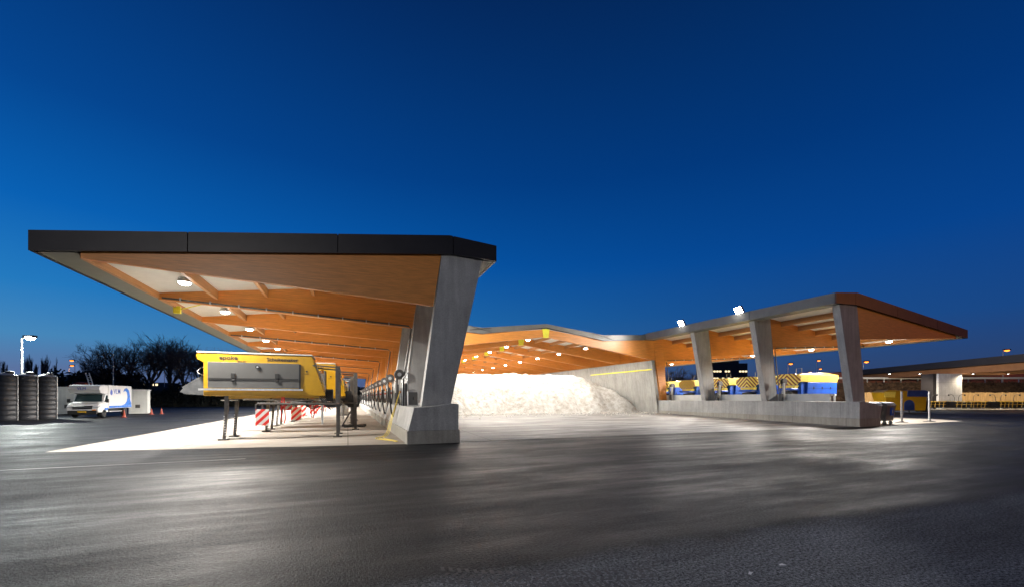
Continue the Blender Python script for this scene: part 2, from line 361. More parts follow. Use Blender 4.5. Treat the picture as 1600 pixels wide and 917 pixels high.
for s in (-1, 1):
    X = lambda u: 15+s*u
    pg = lambda pts: [(X(u), z) for u, z in pts]
    side = 'left' if s < 0 else 'right'
    # roof slab of the wing
    top = [(u, z-.02) for u, z in WT]; bot = [(u, z-.42) for u, z in WT]; bot[-1] = (22.8, 5.66); top[-1] = (22.8, 6.03); top[0] = (9.85, 7.30); bot[0] = (9.85, 6.9)
    dp(MB().prism(pg(top+bot[::-1]), 'y', Y0+.02, YE), 'roof', 'roof_felt')
    cl = [(10.3, 6.93), (11.55, 7.035), (22.3, 5.70)]
    dp(MB().prism(pg(cl+[(u, z-.03) for u, z in cl[::-1]]), 'y', Y0+.05, YE-.05), 'ceiling', 'deck_white')
    # front fascia in panels
    cuts = [9.75, 11.42, 15.3, 19.4, 22.9]; g = .012
    for a, b in zip(cuts, cuts[1:]):
        us = [a+g] + [u for u, _ in WT if a+g < u < b-g] + [b-g if b < 22.9 else b]
        dp(MB().prism(pg([(u, pl(WT, u)) for u in us]+[(u, pl(WB, u)) for u in us[::-1]]), 'y', Y0-.17, Y0-.10), 'fascia_panel', 'fascia' if s < 0 else 'fascia_sodium_lit')
    us = [9.77, 11.55, 22.88]
    dp(MB().prism(pg([(u, pl(WT, u)-.015) for u in us]+[(u, pl(WB, u)+.015) for u in us[::-1]]), 'y', Y0-.098, Y0-.03), 'fascia_backing', 'black')
    # eaves along the sides
    dp(MB().prism(pg([(22.80, 5.50), (22.9, 5.50), (22.9, 6.04), (22.80, 6.05)]), 'y', Y0-.095, YE), 'eave_fascia', 'fascia')
    nseg = 3
    for i in range(nseg):
        ya = lerp(Y0-.095, YH-.15, i/nseg)+.01; yb = lerp(Y0-.095, YH-.15, (i+1)/nseg)-.01
        dp(MB().prism(pg([(9.75, 6.73), (9.84, 6.73), (9.84, 7.32), (9.75, 7.31)]), 'y', ya, yb), 'eave_fascia', 'fascia_lit_grey')
    dp(MB().prism(pg([(22.02, 5.59), (22.79, 5.512), (22.79, 5.535), (22.02, 5.615)]), 'y', Y0-.02, YE), 'soffit', 'soffit')
    dp(MB().prism(pg([(9.86, 6.735), (10.6, 6.72), (10.6, 6.745), (9.86, 6.76)]), 'y', Y0-.02, YH-.2), 'soffit', 'soffit')
    # purlins running along the wing, cut at each frame
    for u in (21.95, 20.0, 18.2, 16.4, 14.6, 12.9):
        zt = pl(WT, u)-.44; dpt = .34 if u < 21 else .22
        p = MB()
        for i in range(NF-1): p.box(*sorted((X(u-.06), X(u+.06))), YF[i]+.21, YF[i+1]-.01, zt-dpt, zt)
        dp(p, 'purlin', 'wood_purlin')
    for i, y in enumerate(YF):
        wt = lambda u: pl(WT, u)-.445
        if i < 3:
            dp(MB().prism(pg([(12.54, 1.29), (11.47, 1.37), (10.28, 6.74), (10.28, wt(10.28)-.01), (11.80, wt(11.8)), (11.82, 6.7)]), 'y', y-.02, y+.38), 'column', 'concrete_column', bevel=.015)
            inner = [(12.115, 4.92), (11.835, 6.72), (11.83, wt(11.83))]
        else:
            dp(MB().prism(pg([(11.65, 1.4), (12.25, 1.36), (12.02, 4.92), (11.835, 6.7), (11.83, wt(11.83)), (10.75, wt(10.75)), (10.98, 4.97)]), 'y', y, y+.24), 'timber_leg', 'wood')
            inner = [(12.03, 4.92), (11.845, 6.72), (11.84, wt(11.84))]
        dp(MB().prism(pg([(21.9, 5.47)]+inner+[(21.9, wt(21.9))]), 'y', y, y+.2), 'wing_beam', 'wood')
        if i % 2 == 1:      # pipe with clips along the bottom of the beam, then down the column
            q = lambda u: lerp(4.92, 5.47, (u-12.115)/(21.9-12.115))+.06
            pts = [(X(21.8), y-.06, q(21.8)), (X(12.3), y-.06, q(12.3)), (X(12.18), y-.06, q(12.2)-.12), (X(12.62), y-.06, 1.9)]
            dp(MB().tube(pts, .035, 6), 'pipe', 'steel_dark')
            if i < 6:
                for k in range(9): u = 21.2-k; dp(MB().box(X(u)-.025, X(u)+.025, y-.11, y-.001, q(u)-.05, q(u)+.07), 'pipe_clip', 'galv')
    # plinth: kerb below, battered block above
    dp(MB().prism(pg([(11.25, 0), (13.10, 0), (13.10, .46), (11.25, .46)]), 'y', Y0-.47, YE), 'kerb_block', 'concrete_kerb', bevel=.01)
    dp(MB().prism(pg([(11.29, .462), (13.06, .462), (12.86, 1.26), (12.3, 1.30), (11.5, 1.40), (11.29, 1.38)]), 'y', Y0-.44, YE), 'plinth', 'concrete_plinth', bevel=.01)
    # hall wall
    dp(MB().prism(pg([(11.24, .2), (11.24, .25), (10.55, 4.98), (10.85, 4.98), (11.40, 1.42), (11.27, 1.42), (11.27, .2)]), 'y', YH-.02, YE-.3), 'hall_wall', 'concrete_wall')
    if s > 0:
        dp(MB().box(X(12.55), X(12.68), 17.2, 60, 1.275, 1.86), 'parapet', 'offwhite')
        dp(MB().box(X(10.72), X(10.76), YH+.1, 41.5, 4.12, 4.22).add([], []), 'stripe', 'yellow_bright').location = (-15-.11, -Y0, 0)
    # hall roof half
    ht = [(0, 7.55), (5.4, 6.93), (9.83, 7.19)]; hb = [(0, 7.2), (5.4, 6.58), (9.83, 6.86)]
    dp(MB().prism(pg(ht+hb[::-1]), 'y', YH-.08, YE), 'roof', 'roof_felt')
    ce = [(0, 7.198), (5.4, 6.578), (9.8, 6.85)]
    dp(MB().prism(pg(ce+[(u, z-.03) for u, z in ce[::-1]]), 'y', YH+.01, YE-.05), 'ceiling', 'deck_white')
    dp(MB().prism(pg(HT+HB[::-1]), 'y', YH-.15, YH-.09), 'fascia_panel', 'fascia_lit_grey')
    for u in (1.4, 3.0, 4.6, 6.4, 8.4):
        zt = pl(ce, u)-.035; p = MB()
        for i in range(3, NF-1): p.box(*sorted((X(u-.06), X(u+.06))), YF[i]+.25, YF[i+1]-.01, zt-.28, zt)
        dp(p, 'purlin', 'wood_purlin')
    for i in range(3, NF):
        y = YF[i]
        dp(MB().prism(pg([(.004, 6.55), (10.955, 4.98), (10.74, 6.86), (9.75, 6.80), (5.4, 6.53), (.004, 7.16)]), 'y', y, y+.24), 'rafter', 'wood')
for i in range(3, NF):
    y = YF[i]; dp(MB().prism([(14.68, 7.22), (15.32, 7.22), (15.22, 6.50), (14.78, 6.50)], 'y', y-.05, y+.28), 'ridge_bracket', 'yellow_bright')
dp(MB().box(4.2, 25.8, YE-.28, YE-.02, .2, 5.0), 'back_wall', 'concrete_wall')
bw = MB()
for k in range(18): bw.box(4.6+k*1.16, 4.6+k*1.16+1.12, YE-.2, YE-.12, 5.003, 6.9)
dp(bw, 'cladding', 'blue_tarp')
dp(MB().bar((-6.8, 22.4, 5.42), (-5.4, 21.3, 5.62), .03).box(-7.0, -6.75, 22.3, 22.45, 5.25, 5.55), 'stay', 'yellow_bright')
for x, zz in ((9.3, 6.85), (20.2, 6.85)):
    a_ = thing('rod_cross', 'thin dark crossed rods sticking out of the hall fascia, %s of the ridge' % ('left' if x < 15 else 'right'), 'bracket', (x, YH-.2, zz), 0, 'crossed rods on the hall fascia')
    MB().tube([(-.9, 0, .22), (1.0, 0, -.22)], .02, 6).build('rod', 'steel_dark', a_)
    MB().tube([(-.7, -.05, -.12), (.9, -.05, .10)], .02, 6).build('rod', 'steel_dark', a_)

# ------------------------------------------------------------------ salt pile
def fbm(x, y):
    v = 0; a = 1
    for k in range(5):
        v += a*math.sin(x*1.3*1.9**k+2.1*k+1.7*math.sin(y*.9*1.8**k+k))*math.cos(y*1.1*1.9**k+1.3*k+math.sin(x*.7*1.7**k)); a *= .52
    return v
pm = MB(); nx, ny = 150, 130
idx = {}
for j in range(ny+1):
    for i in range(nx+1):
        x = 4.2+i*(22.2)/nx; y = 33.0+45*(j/ny)**1.5
        toe = 33.9+.35*math.sin(x*.6)+.25*math.sin(x*1.9+1)
        edge = 0          # falls away towards the right wall
        toe += edge*.35
        d = max(0, y-toe)
        h = min(d*1.05, 3.75)
        h = 3.75*(1-math.exp(-d*1.25/3.75*1.6)) if d > 0 else 0
        cap = 4.0 - .55*max(0, x-21.7)**1.25*max(0, 1-(y-34)/14)
        h = min(h, max(cap, .25*min(1, d)))
        z = .255+h+(fbm(x*.7, y*.7)*.17+fbm(x*2.3, y*2.1)*.075)*min(1, d*.8)
        idx[i, j] = len(pm.v); pm.v.append((x-15, y-34, max(z, .24) if d > 0 else .24))
for j in range(ny):
    for i in range(nx): pm.f.append([idx[i, j], idx[i+1, j], idx[i+1, j+1], idx[i, j+1]])
sp_ = pm.build('salt_pile', 'salt', normals=False, smooth=False); sp_.location = (15, 34, 0)
for p in sp_.data.polygons: p.use_smooth = True
tag(sp_, 'huge heap of white road salt filling the brightly lit open hall', 'salt pile')
for k in range(14):
    pass

gm = MB(); rg = random.Random(21)
for k in range(900):
    x = rg.uniform(4, 26); y = 34.2-abs(rg.gauss(0, 1))*2.2
    if y < 16: continue
    z = .012+(.26-.012)*min(1, (y-15.05)/15.95); s = rg.uniform(.02, .09)
    gm.lathe([(s*.7, 0), (s, s*.4), (s*.4, s*.9)], (x, y, z), 'z', 5)
tag(gm.build('salt_crumbs', 'salt', normals=False), 'loose crumbs of white salt scattered at the foot of the heap', 'salt crumbs', kind='stuff')
# ------------------------------------------------------------------ lamps of the depot
def make_light(label, loc, group, power, tgt=None):
    t = thing('ceiling_lamp', label, 'lamp', loc, 0, group)
    MB().lathe([(.05, .20), (.17, .17), (.20, .05), (.20, .0)], seg=16).build('housing', 'galv', t, smooth=True)
    MB().lathe([(.185, -.003), (.17, -.04), (.12, -.075), (.05, -.09)], seg=16).build('lens', 'lamp_white', t, smooth=True)
    lamp('bulb', 'SPOT', (0, 0, -.16), power, WARM, t, (0, 0, -5), size=.16, spot=172, blend=.25)
    return t
L0 = make_light('first round white lamp from the front under the left wing roof', (-5.3, Y0+S/2, 5.60), 'lamps under the left wing roof', P_WING)
for i in range(1, 12):
    copy_tree(L0, '%s round white lamp from the front under the left wing roof' % ORD[i], (-5.3, Y0+S*(i+.5), 5.58))
for i in range(12):
    c = copy_tree(L0, '%s round white lamp from the front under the right wing roof' % ORD[i], (34.9, Y0+S*(i+.5), 5.50)); c['group'] = 'lamps under the right wing roof'
H0 = make_light('first lamp from the front in the right hand row under the hall roof', (20.3, YH+S/2, 6.12), 'lamps of the right row in the hall', P_HALL)
for r_, (x, z, nm) in enumerate(((20.3, 6.12, 'right hand row'), (9.7, 6.12, 'left hand row'), (14.55, 6.62, 'ridge row'))):
    for i in range(9):
        if r_ == 0 and i == 0: continue
        c = copy_tree(H0, '%s lamp from the front in the %s under the hall roof' % (ORD[i], nm), (x, YH+S*(i+.5), z)); c['group'] = 'lamps of the %s in the hall' % nm.replace(' hand', '')
def flood(label, loc, target, group):
    t = thing('floodlight', label, 'floodlight', loc, 0, group)
    d = (Vector(target)-Vector(loc)).normalized(); q = d.to_track_quat('-Z', 'Y').to_matrix().to_4x4()
    MB().box(-.34, .34, -.24, .24, 0, .14, q).build('housing', 'steel_dark', t, bevel=.01)
    MB().box(-.31, .31, -.21, .21, -.012, .003, q).build('lens', 'lamp_flood', t)
    MB().tube([(0, 0, 0), (0, 0, -.25)], .03, 6).build('bracket', 'steel_dark', t)
    lamp('bulb', 'SPOT', d*.15, P_FLOOD, WHITE, t, d*5, size=.2, spot=140, blend=.7)
    return t
for y, nm in ((21.2, 'nearer'), (26.5, 'farther')):
    flood('glaring floodlight on the inner roof edge of the right wing, %s of two' % nm, (24.62, y, 7.5), (11, y+3, 0), 'floodlights on the right wing roof edge')
    flood('floodlight on the inner roof edge of the left wing, %s of two' % nm, (5.38, y, 7.5), (17, y+7, 0), 'floodlights on the left wing roof edge')

# ------------------------------------------------------------------ hose reels on the plinth
def make_reel(label, loc, group, s=1):
    t = thing('hose_reel', label, 'hose reel', loc, 0, group)
    MB().box(-.07, .07, -.05, .05, 0, 1.32).box(-.14, .14, -.12, .12, 0, .03).bar((0, 0, 1.2), (-.22*s, -.12, 1.45), .05).build('post', 'offwhite', t)
    d = MB().lathe([(.03, -.12), (.22, -.12), (.235, -.10), (.11, -.09), (.11, .05), (.235, .06), (.22, .08), (.03, .08)], (-.16*s, -.1, 1.42), 'y', 20)
    dr = d.build('drum', 'steel_dark', t, smooth=True)
    MB().lathe([(.09, -.16), (.09, -.125), (.03, -.122)], (-.16*s, -.1, 1.42), 'y', 14).build('hub', 'galv', dr)
    MB().lathe([(.125, -.07), (.19, -.06), (.19, .03), (.125, .04)], (-.16*s, -.1, 1.42), 'y', 18).build('coil', 'rubber', dr)
    MB().box(-.20, .02, -.16, -.06, .30, .78).build('valve_box', 'galv', t, bevel=.01)
    MB().box(-.16, -.06, -.20, -.155, .55, .66).build('switch', 'orange', t)
    hz = [-.1, -.35, -.30]
    pts = []
    for k in range(17):
        a = k/16*math.pi; pts.append((-.42*s+.16*math.cos(a)*s, -.1, 1.2-(.4+1.35*math.sin(a)) if 0 < k < 16 else (1.25 if k == 0 else .8)))
    MB().tube(pts, .036, 6).build('hose', 'rubber', t, smooth=True)
    pts = [(-.12*s+.10*math.cos(k/12*math.pi)*s, -.22, .95-(1.0*math.sin(k/12*math.pi))) for k in range(13)]
    MB().tube(pts, .03, 6).build('hose', 'rubber', t, smooth=True)
    MB().box(.09, .30, -.12, .06, .0, .62).build('junction_box', 'panel_grey', t, bevel=.01)
    MB().tube([(.2, -.03, .62), (.2, -.03, 1.2), (.05, -.03, 1.35)], .02, 6).build('pipe', 'steel_dark', t)
    return t
r0 = make_reel('hose reel with a large dark drum on the left wing plinth, nearest of the row', (2.42, 20.6, 1.275), 'hose reels along the left wing plinth')
for i in range(1, 14):
    c = copy_tree(r0, 'grey hose reel with hanging black hose, %s from the front on the left wing plinth' % ORD[i], (2.42+rnd.uniform(-.04, .04), 20.6+4.25*i, 1.275), rnd.uniform(-.15, .1))
for i in range(4):
    c = copy_tree(r0, 'grey hose reel post above the right wing parapet, %s from the front' % ORD[i], (27.35, 20.0+i*5.27, 1.275), R(180)); c['group'] = 'hose reels along the right wing plinth'
eb = thing('electrical_box', 'grey steel switch box on the plinth beside the front column', 'switch box', (2.38, 16.9, 1.277))
MB().box(-.2, .2, -.12, .12, .02, .58).build('cabinet', 'galv', eb, bevel=.01)
MB().box(-.17, .17, -.135, -.122, .05, .55).build('door', 'panel_grey', eb)
MB().box(-.02, .02, -.155, -.136, .25, .36).build('handle', 'black', eb)
vb = thing('valve_panel', 'black valve panel with pipes behind the grey switch box', 'valve panel', (2.25, 18.2, 1.277))
MB().box(-.16, .12, -.06, .06, 0, .95).build('board', 'black', vb, bevel=.01)
p_ = MB()
for k in range(3): p_.tube([(-.12+k*.1, -.1, 0), (-.12+k*.1, -.1, 1.1+.12*k), (.02+k*.08, -.1, 1.3+.1*k)], .018, 6)
p_.build('pipework', 'steel', vb, smooth=True)
pk = thing('pump_unit', 'small pump with a black motor on the plinth at the foot of the front column', 'pump', (2.78, 16.4, 1.30))
MB().lathe([(.08, -.14), (.1, -.12), (.1, .1), (.06, .14)], (0, 0, .16), 'y', 14).build('motor', 'black', pk, smooth=True)
MB().box(-.14, .14, -.16, .16, -.01, .05).build('base', 'galv', pk)
hs = MB()
for k in range(3):
    dx = k*.055; pts = [(2.2, 19.6, 1.9), (2.0-dx*.4, 19.3-dx, 1.3), (1.78-dx, 18.9-dx*2, .6), (1.62-dx*1.5, 18.4-dx*3, .04), (1.3-dx*3, 17.7-dx*2, .03), (1.35-dx*2.4, 17.0-dx, .03), (1.62-dx, 16.3-dx, .03), (1.70-dx*.6, 15.9-dx*1.6, .03)]
    # smooth
    for _ in range(2):
        q = [pts[0]]
        for a, b in zip(pts, pts[1:]): q += [tuple(lerp(a[i], b[i], .25) for i in range(3)), tuple(lerp(a[i], b[i], .75) for i in range(3))]
        pts = q+[pts[-1]]
    hs.tube(pts, .012, 6)
tag(hs.build('hose_bundle', 'yellow_hose', smooth=True), 'yellow hoses trailing down the left plinth onto the concrete', 'hoses')

# ------------------------------------------------------------------ yellow spreaders under the left wing
mat('chute_grey', (.10, .105, .11), .5, .2, noise=(6, .3))
def make_spreader(label, loc, group):
    t = thing('salt_spreader', label, 'salt spreader', loc, 0, group)
    # body side profile (x, z), depth 1.9 in y
    W0, W1 = 0, 1.85
    b1 = MB().prism([(-2.07, 0), (2.07, 0), (1.57, 1.58), (-2.25, 1.60), (-2.30, 1.48), (-2.26, 1.34), (-2.12, 1.26), (-2.07, 1.22)], 'y', W0, W1)
    b1.build('hopper', 'yellow', t, bevel=.02)
    MB().box(-2.27, 1.58, -.02, W1+.02, 1.603, 1.645).build('cover_rail', 'offwhite', t)
    pn = MB().box(-1.93, 1.12, -.035, -.002, .30, 1.26).build('side_panel', 'panel_grey', t, bevel=.008)
    MB().box(-1.90, 1.08, -.055, -.037, .62, .665).build('handle_bar', 'black', pn)
    for x in (-1.12, .34): MB().box(x-.07, x+.07, -.075, -.037, .66, .86).box(x-.06, x+.06, -.075, -.037, .54, .63).build('latch', 'black', pn, bevel=.01)
    MB().lathe([(.075, -.07), (.075, -.037)], (-.32, 0, 1.10), 'y', 18).build('filler_cap', 'black', pn)
    MB().lathe([(.035, -.075), (.035, -.071)], (-.32, 0, 1.10), 'y', 14).build('cap_centre', 'steel', pn)
    MB().box(1.10, 1.17, -.03, -.003, .26, 1.24).build('seal', 'black', t)
    MB().box(-2.2, 1.25, -.12, -.037, .20, .27).build('step_rail', 'galv', t)
    MB().box(-2.05, 2.05, -.012, -.003, .02, .15).build('sill', 'yellow', t)
    text('lettering', 'epoke', .21, 'letter', t, (-1.58, -.006, 1.37), (R(90), 0, 0), bold=True, sx=1.15)
    text('lettering', 'SIRIUS AST', .06, 'letter', t, (-1.0, -.006, 1.28), (R(90), 0, 0))
    text('lettering', 'Schuitemaker', .19, 'letter', t, (-.02, -.006, 1.35), (R(90), 0, 0), bold=True, sx=1.05)
    text('lettering', 'Nautilus', .055, 'letter', t, (1.26, -.006, .86), (R(90), 0, 0))
    MB().lathe([(.045, -.012), (.045, -.003)], (1.38, 0, .97), 'y', 4).build('emblem', 'letter', t)
    # discharge chute at the outer end, loops
    MB().prism([(-2.09, .02), (-2.65, .06), (-2.88, .14), (-2.80, .26), (-2.09, .78)], 'y', .3, .36).prism([(-2.09, .02), (-2.65, .06), (-2.88, .14), (-2.80, .26), (-2.09, .78)], 'y', 1.4, 1.46)\
        .box(-2.8, -2.12, .362, 1.398, .06, .12).bar((-2.8, .33, .3), (-2.09, .33, .82), .05).build('chute', 'chute_grey', t)
    MB().tube([(-2.09, .3, 1.1), (-2.22, .28, 1.05), (-2.33, .26, .92), (-2.3, .26, .84), (-2.2, .28, .80), (-2.09, .3, .72)], .016, 6).build('hose', 'white', t)
    MB().lathe([(.05, .0), (.28, .01), (.30, .04), (.05, .06)], (-1.45, .95, -.20), seg=18).tube([(-1.45, .95, -.16), (-1.45, .95, .02)], .04, 6).build('spinner', 'galv', t)
    # inclined legs with feet
    for (x, y) in ((-1.35, .12), (-1.35, 1.7)):
        lg = MB().bar((x, y, .0), (x-.02, y, -.62), .13, .13).bar((x-.02, y, -.6), (x-.09, y, -1.62), .10, .10)
        lo = lg.build('leg', 'steel_dark', t)
        MB().box(x-.26, x+.08, y-.13, y+.13, -1.672, -1.62).build('foot', 'steel_dark', lo, bevel=.008)
        hl = MB()
        for k in range(8): hl.box(x-.075-.055*(k/8)*.9+.02-.0, x-.045-.055*(k/8)*.9+.02, y-.056, y-.05, -1.5+k*.1, -1.46+k*.1)
        hl.build('pin_hole', 'white', lo)
    for y in (-.02, 1.75):
        lo = MB().box(2.44, 2.62, y-.07, y+.07, -.45, 1.13).box(2.47, 2.59, y-.055, y+.055, -1.63, -.45).build('leg', 'steel_dark', t, bevel=.008)
        MB().box(2.36, 2.70, y-.14, y+.14, -1.672, -1.63).build('foot', 'steel_dark', lo)
        MB().bar((1.6, y, 1.22), (2.62, y, 1.16), .05, .06).build('arm', 'steel_dark', t)
    MB().bar((-1.30, .1, -.06), (2.05, .1, -.04), .08, .1).bar((-1.3, 1.7, -.06), (2.05, 1.7, -.04), .08, .1).build('sub_frame', 'yellow', t)
    MB().tube([(-.30, -.12, -.30), (2.6, -.1, -.33)], .045, 8).tube([(-.3, -.12, -.3), (-.36, -.12, -.36), (-.36, -.12, -.5)], .03, 6).tube([(.3, .1, -.05), (2.1, .0, -.24)], .03, 6).build('boom', 'steel_dark', t)
    wb = MB().box(-.23, .23, -.012, .012, -.31, .31).build('warning_board', 'warn_board', t, bevel=.004); wb.location = (-.14, -.16, -.83)
    wb2 = MB().box(-.2, .2, -.012, .012, -.31, .31).build('warning_board', 'warn_board', t, bevel=.004); wb2.location = (.45, 1.95, -.30)
    MB().box(-.17, -.11, -.145, -.12, -.56, -.33).box(.43, .47, 1.88, 1.935, -.25, .05).build('board_bracket', 'steel_dark', t)
    # hydraulic end: valve block, hoses, spindle jack, beacon
    vbk = MB().box(2.06, 2.34, .2, .8, -.22, .28).box(2.08, 2.3, .9, 1.5, -.1, .2).build('valve_block', 'black', t, bevel=.015)
    hh = MB()
    for k in range(6):
        x0 = 2.1+.05*k; hh.tube([(x0, .15, .2), (x0-.25, .0, -.05-.03*k), (x0-.1, -.05, -.35-.04*k), (x0+.2, .05, -.38), (x0+.25, .15, -.1)], .018, 6)
    hh.build('hydraulic_hose', 'rubber', vbk, smooth=True)
    MB().tube([(-.9, .5, -.12), (1.6, .55, -.16)], .05, 8).tube([(.2, .5, -.16), (1.9, .2, -.34)], .03, 6).build('ram', 'galv', t)
    for x in (-.9, .1, 1.1): MB().box(x-.04, x+.04, .15, 1.65, -.14, -.05).build('cross_member', 'steel_dark', t)
    MB().box(.9, 1.5, .7, 1.2, -.30, -.145).build('gearbox', 'steel_dark', t, bevel=.02)
    MB().tube([(1.4, .3, -.1), (1.35, .2, -.4), (1.6, .1, -.52), (1.9, .15, -.4), (2.1, .2, -.2)], .025, 6).build('hydraulic_hose', 'rubber', t, smooth=True)
    MB().tube([(1.95, .1, -.35), (1.95, .1, -1.0)], .045, 8).tube([(1.95, .1, -1.0), (1.95, .1, -1.15)], .03, 6).build('jack', 'galv', t)
    MB().tube([(.52, -.05, -.05), (.48, -.06, -.5), (.52, -.06, -1.0), (.60, -.06, -1.05), (.63, -.06, -.9), (.6, -.05, -.3), (.58, -.05, -.05)], .022, 6).build('red_hose', 'red', t, smooth=True)
    MB().lathe([(.06, 0), (.065, .08), (.045, .14)], (1.93, .25, .92), seg=14).build('beacon', 'amber', t, smooth=True)
    MB().bar((2.06, .25, .25), (1.93, .25, .92), .04).bar((1.9, .3, .55), (1.66, .3, 1.35), .08, .05).build('ladder', 'offwhite', t)
    return t
s0 = make_spreader('yellow salt spreader with grey side panel on legs, frontmost under the left wing', (-2.9, 18.75, 1.68), 'yellow salt spreaders under the left wing')
for i, (dx, sp) in enumerate(((.75, 4.1), (.6, 8.4), (.9, 12.8), (.7, 17.2), (.8, 22))):
    c = copy_tree(s0, '%s yellow salt spreader on legs in the row under the left wing' % ORD[i+1], (-2.9+dx, 18.75+sp, 1.68))
cab = thing('dispenser_cabinet', 'tall pale grey dispenser cabinet at the far end of the left wing', 'cabinet', (-.35, 42, .006))
MB().box(-.45, .45, 0, .8, .05, 3.3).build('cabinet', 'offwhite', cab, bevel=.03)
MB().box(-.3, .3, -.02, -.003, 1.8, 2.9).build('screen', 'glass', cab)
MB().box(-.5, .5, -.05, .85, 0, .05).build('base', 'steel_dark', cab)
sk = thing('plough_stand', 'dark steel plough stand lying behind the front spreader leg', 'stand', (.35, 25.0, .006))
MB().box(-.1, .1, -.1, .1, 0, 1.5).bar((-.5, -.5, .06), (.6, .5, .06), .12).bar((-.6, .5, .06), (.5, -.5, .06), .12).bar((0, 0, 1.2), (-.6, 0, .1), .07).build('frame', 'steel_dark', sk)
MB().box(-.35, .2, -.16, .16, 1.1, 1.75).build('hydraulic_pack', 'black', sk, bevel=.02)

# ------------------------------------------------------------------ blue and yellow spreaders under the right wing
def make_blue(label, loc, group):
    t = thing('salt_spreader', label, 'salt spreader', loc, 0, group)      # local x runs away from the hall; y is the width
    MB().prism([(0, .95), (0, 1.38), (.1, 1.5), (4.25, 1.5), (4.3, 1.3), (4.15, 1.05), (4.15, .95)], 'y', -.80, .80).build('hopper', 'yellow_light', t, bevel=.04)
    MB().prism([(.3, 1.502), (2.2, 1.56), (2.6, 1.64), (3.2, 1.60), (4.2, 1.502)], 'y', -.74, .74).build('tarpaulin', 'yellow_light', t, bevel=.03)
    for s in (-1, 1):
        bx = MB().prism([(.95, .12), (4.1, .12), (4.12, .93), (1.0, .93)], 'y', *sorted((s*.66, s*.78))).build('side_box', 'blue', t, bevel=.02)
        hd = MB()
        for x in (1.6, 2.5, 3.4): hd.box(x-.04, x+.04, *sorted((s*.782, s*.80)), .45, .62)
        hd.build('catch', 'black', bx)
        MB().box(1.0, 4.08, *sorted((s*.781, s*.788)), .5, .515).build('trim', 'black', bx)
    MB().prism([(.5, .1), (4.1, .1), (4.1, .94), (.5, .94)], 'y', -.64, .64).build('brine_tank', 'blue', t)
    cb = MB(); cb.prism([(-1.0, 1.05), (-.72, .72), (.72, .72), (1.0, 1.05), (.98, 1.3), (.55, 1.52), (-.55, 1.52), (-.98, 1.3)], 'x', -.06, -.01)
    cb.build('chevron_board', 'chevron_board', t)
    MB().prism([(-.62, .70), (-.45, .35), (.45, .35), (.62, .70)], 'x', -.05, .3).build('tail', 'yellow_light', t)
    MB().box(-.35, .5, -.55, .55, .36, .52).build('hatch', 'blue', t, bevel=.04)
    MB().box(-.1, .6, -.4, .4, -.05, .3).build('spinner_drive', 'black', t, bevel=.03)
    MB().lathe([(.05, 0), (.3, .01), (.3, .05), (.05, .07)], (0, 0, -.25), seg=18).build('spinner', 'galv', t)
    MB().tube([(.62, -.6, .93), (.62, -.6, 1.9), (.62, -.2, 1.9), (.62, -.2, .94)], .025, 6).build('guard_rail', 'steel_dark', t)
    for x in (.9, 3.9):
        for s in (-1, 1):
            lo = MB().box(x-.06, x+.06, s*.72-.06, s*.72+.06, -1.62, .12).build('leg', 'galv', t)
            MB().box(x-.15, x+.15, s*.72-.13, s*.72+.13, -1.66, -1.62).build('foot', 'galv', lo)
    MB().box(.5, 4.2, -.7, .7, .0, .09).build('sub_frame', 'offwhite', t)
    MB().box(4.15, 4.5, -.5, .5, -.2, .5).build('valve_block', 'black', t, bevel=.02)
    return t
lb = ['frontmost blue and yellow spreader with striped chevron end under the right wing', 'second blue and yellow chevron spreader from the front under the right wing', 'third blue and yellow chevron spreader from the front under the right wing', 'fourth blue and yellow chevron spreader from the front under the right wing', 'rearmost visible blue and yellow chevron spreader under the right wing']
b0 = make_blue(lb[0], (29.3, 21.15, 1.78), 'blue and yellow salt spreaders under the right wing')
for i, y in enumerate((24.4, 27.2, 30.7, 34.2)): copy_tree(b0, lb[i+1], (29.3+rnd.uniform(-.1, .15), y, 1.72))
# one standing low outside, farther right
P = at(1366, 46)
yb = thing('salt_spreader', 'low yellow and dark blue spreader standing on the ground beyond the bins', 'salt spreader', (P.x, P.y, .0), -TH)
MB().prism([(.9, .25), (4.9, .25), (5.1, 2.1), (4.8, 2.3), (1.0, 2.45), (.4, 2.2), (.7, 1.2)], 'y', -.7, .9).build('hopper', 'yellow', yb, bevel=.06)
MB().prism([(2.9, 1.75), (5.14, 1.72), (5.16, 2.34), (4.8, 2.42), (2.95, 2.4)], 'y', -.74, .94).build('cover', 'blue_tarp', yb, bevel=.04)
MB().lathe([(.55, -.76), (.55, -.72)], (3.1, 0, .85), 'y', 20).box(2.55, 3.65, -.76, -.72, .3, .85).build('side_mark', 'blue_tarp', yb)
MB().prism([(-.7, .55), (1.0, .5), (1.0, 1.0), (.2, 1.2), (-.6, .8)], 'y', -.5, .7).build('tail', 'offwhite', yb, bevel=.05)
MB().prism([(.45, 1.7), (1.6, 1.65), (1.7, 2.3), (.5, 2.25)], 'y', -.715, -.701).build('hatch', 'yellow_light', yb)
for x in (1.3, 4.5):
    for y in (-.6, .8): MB().box(x-.06, x+.06, y-.06, y+.06, 0, .26).build('leg', 'steel_dark', yb)
MB().box(4.95, 5.5, -.5, .6, .1, 1.3).build('valve_block', 'black', yb, bevel=.05)

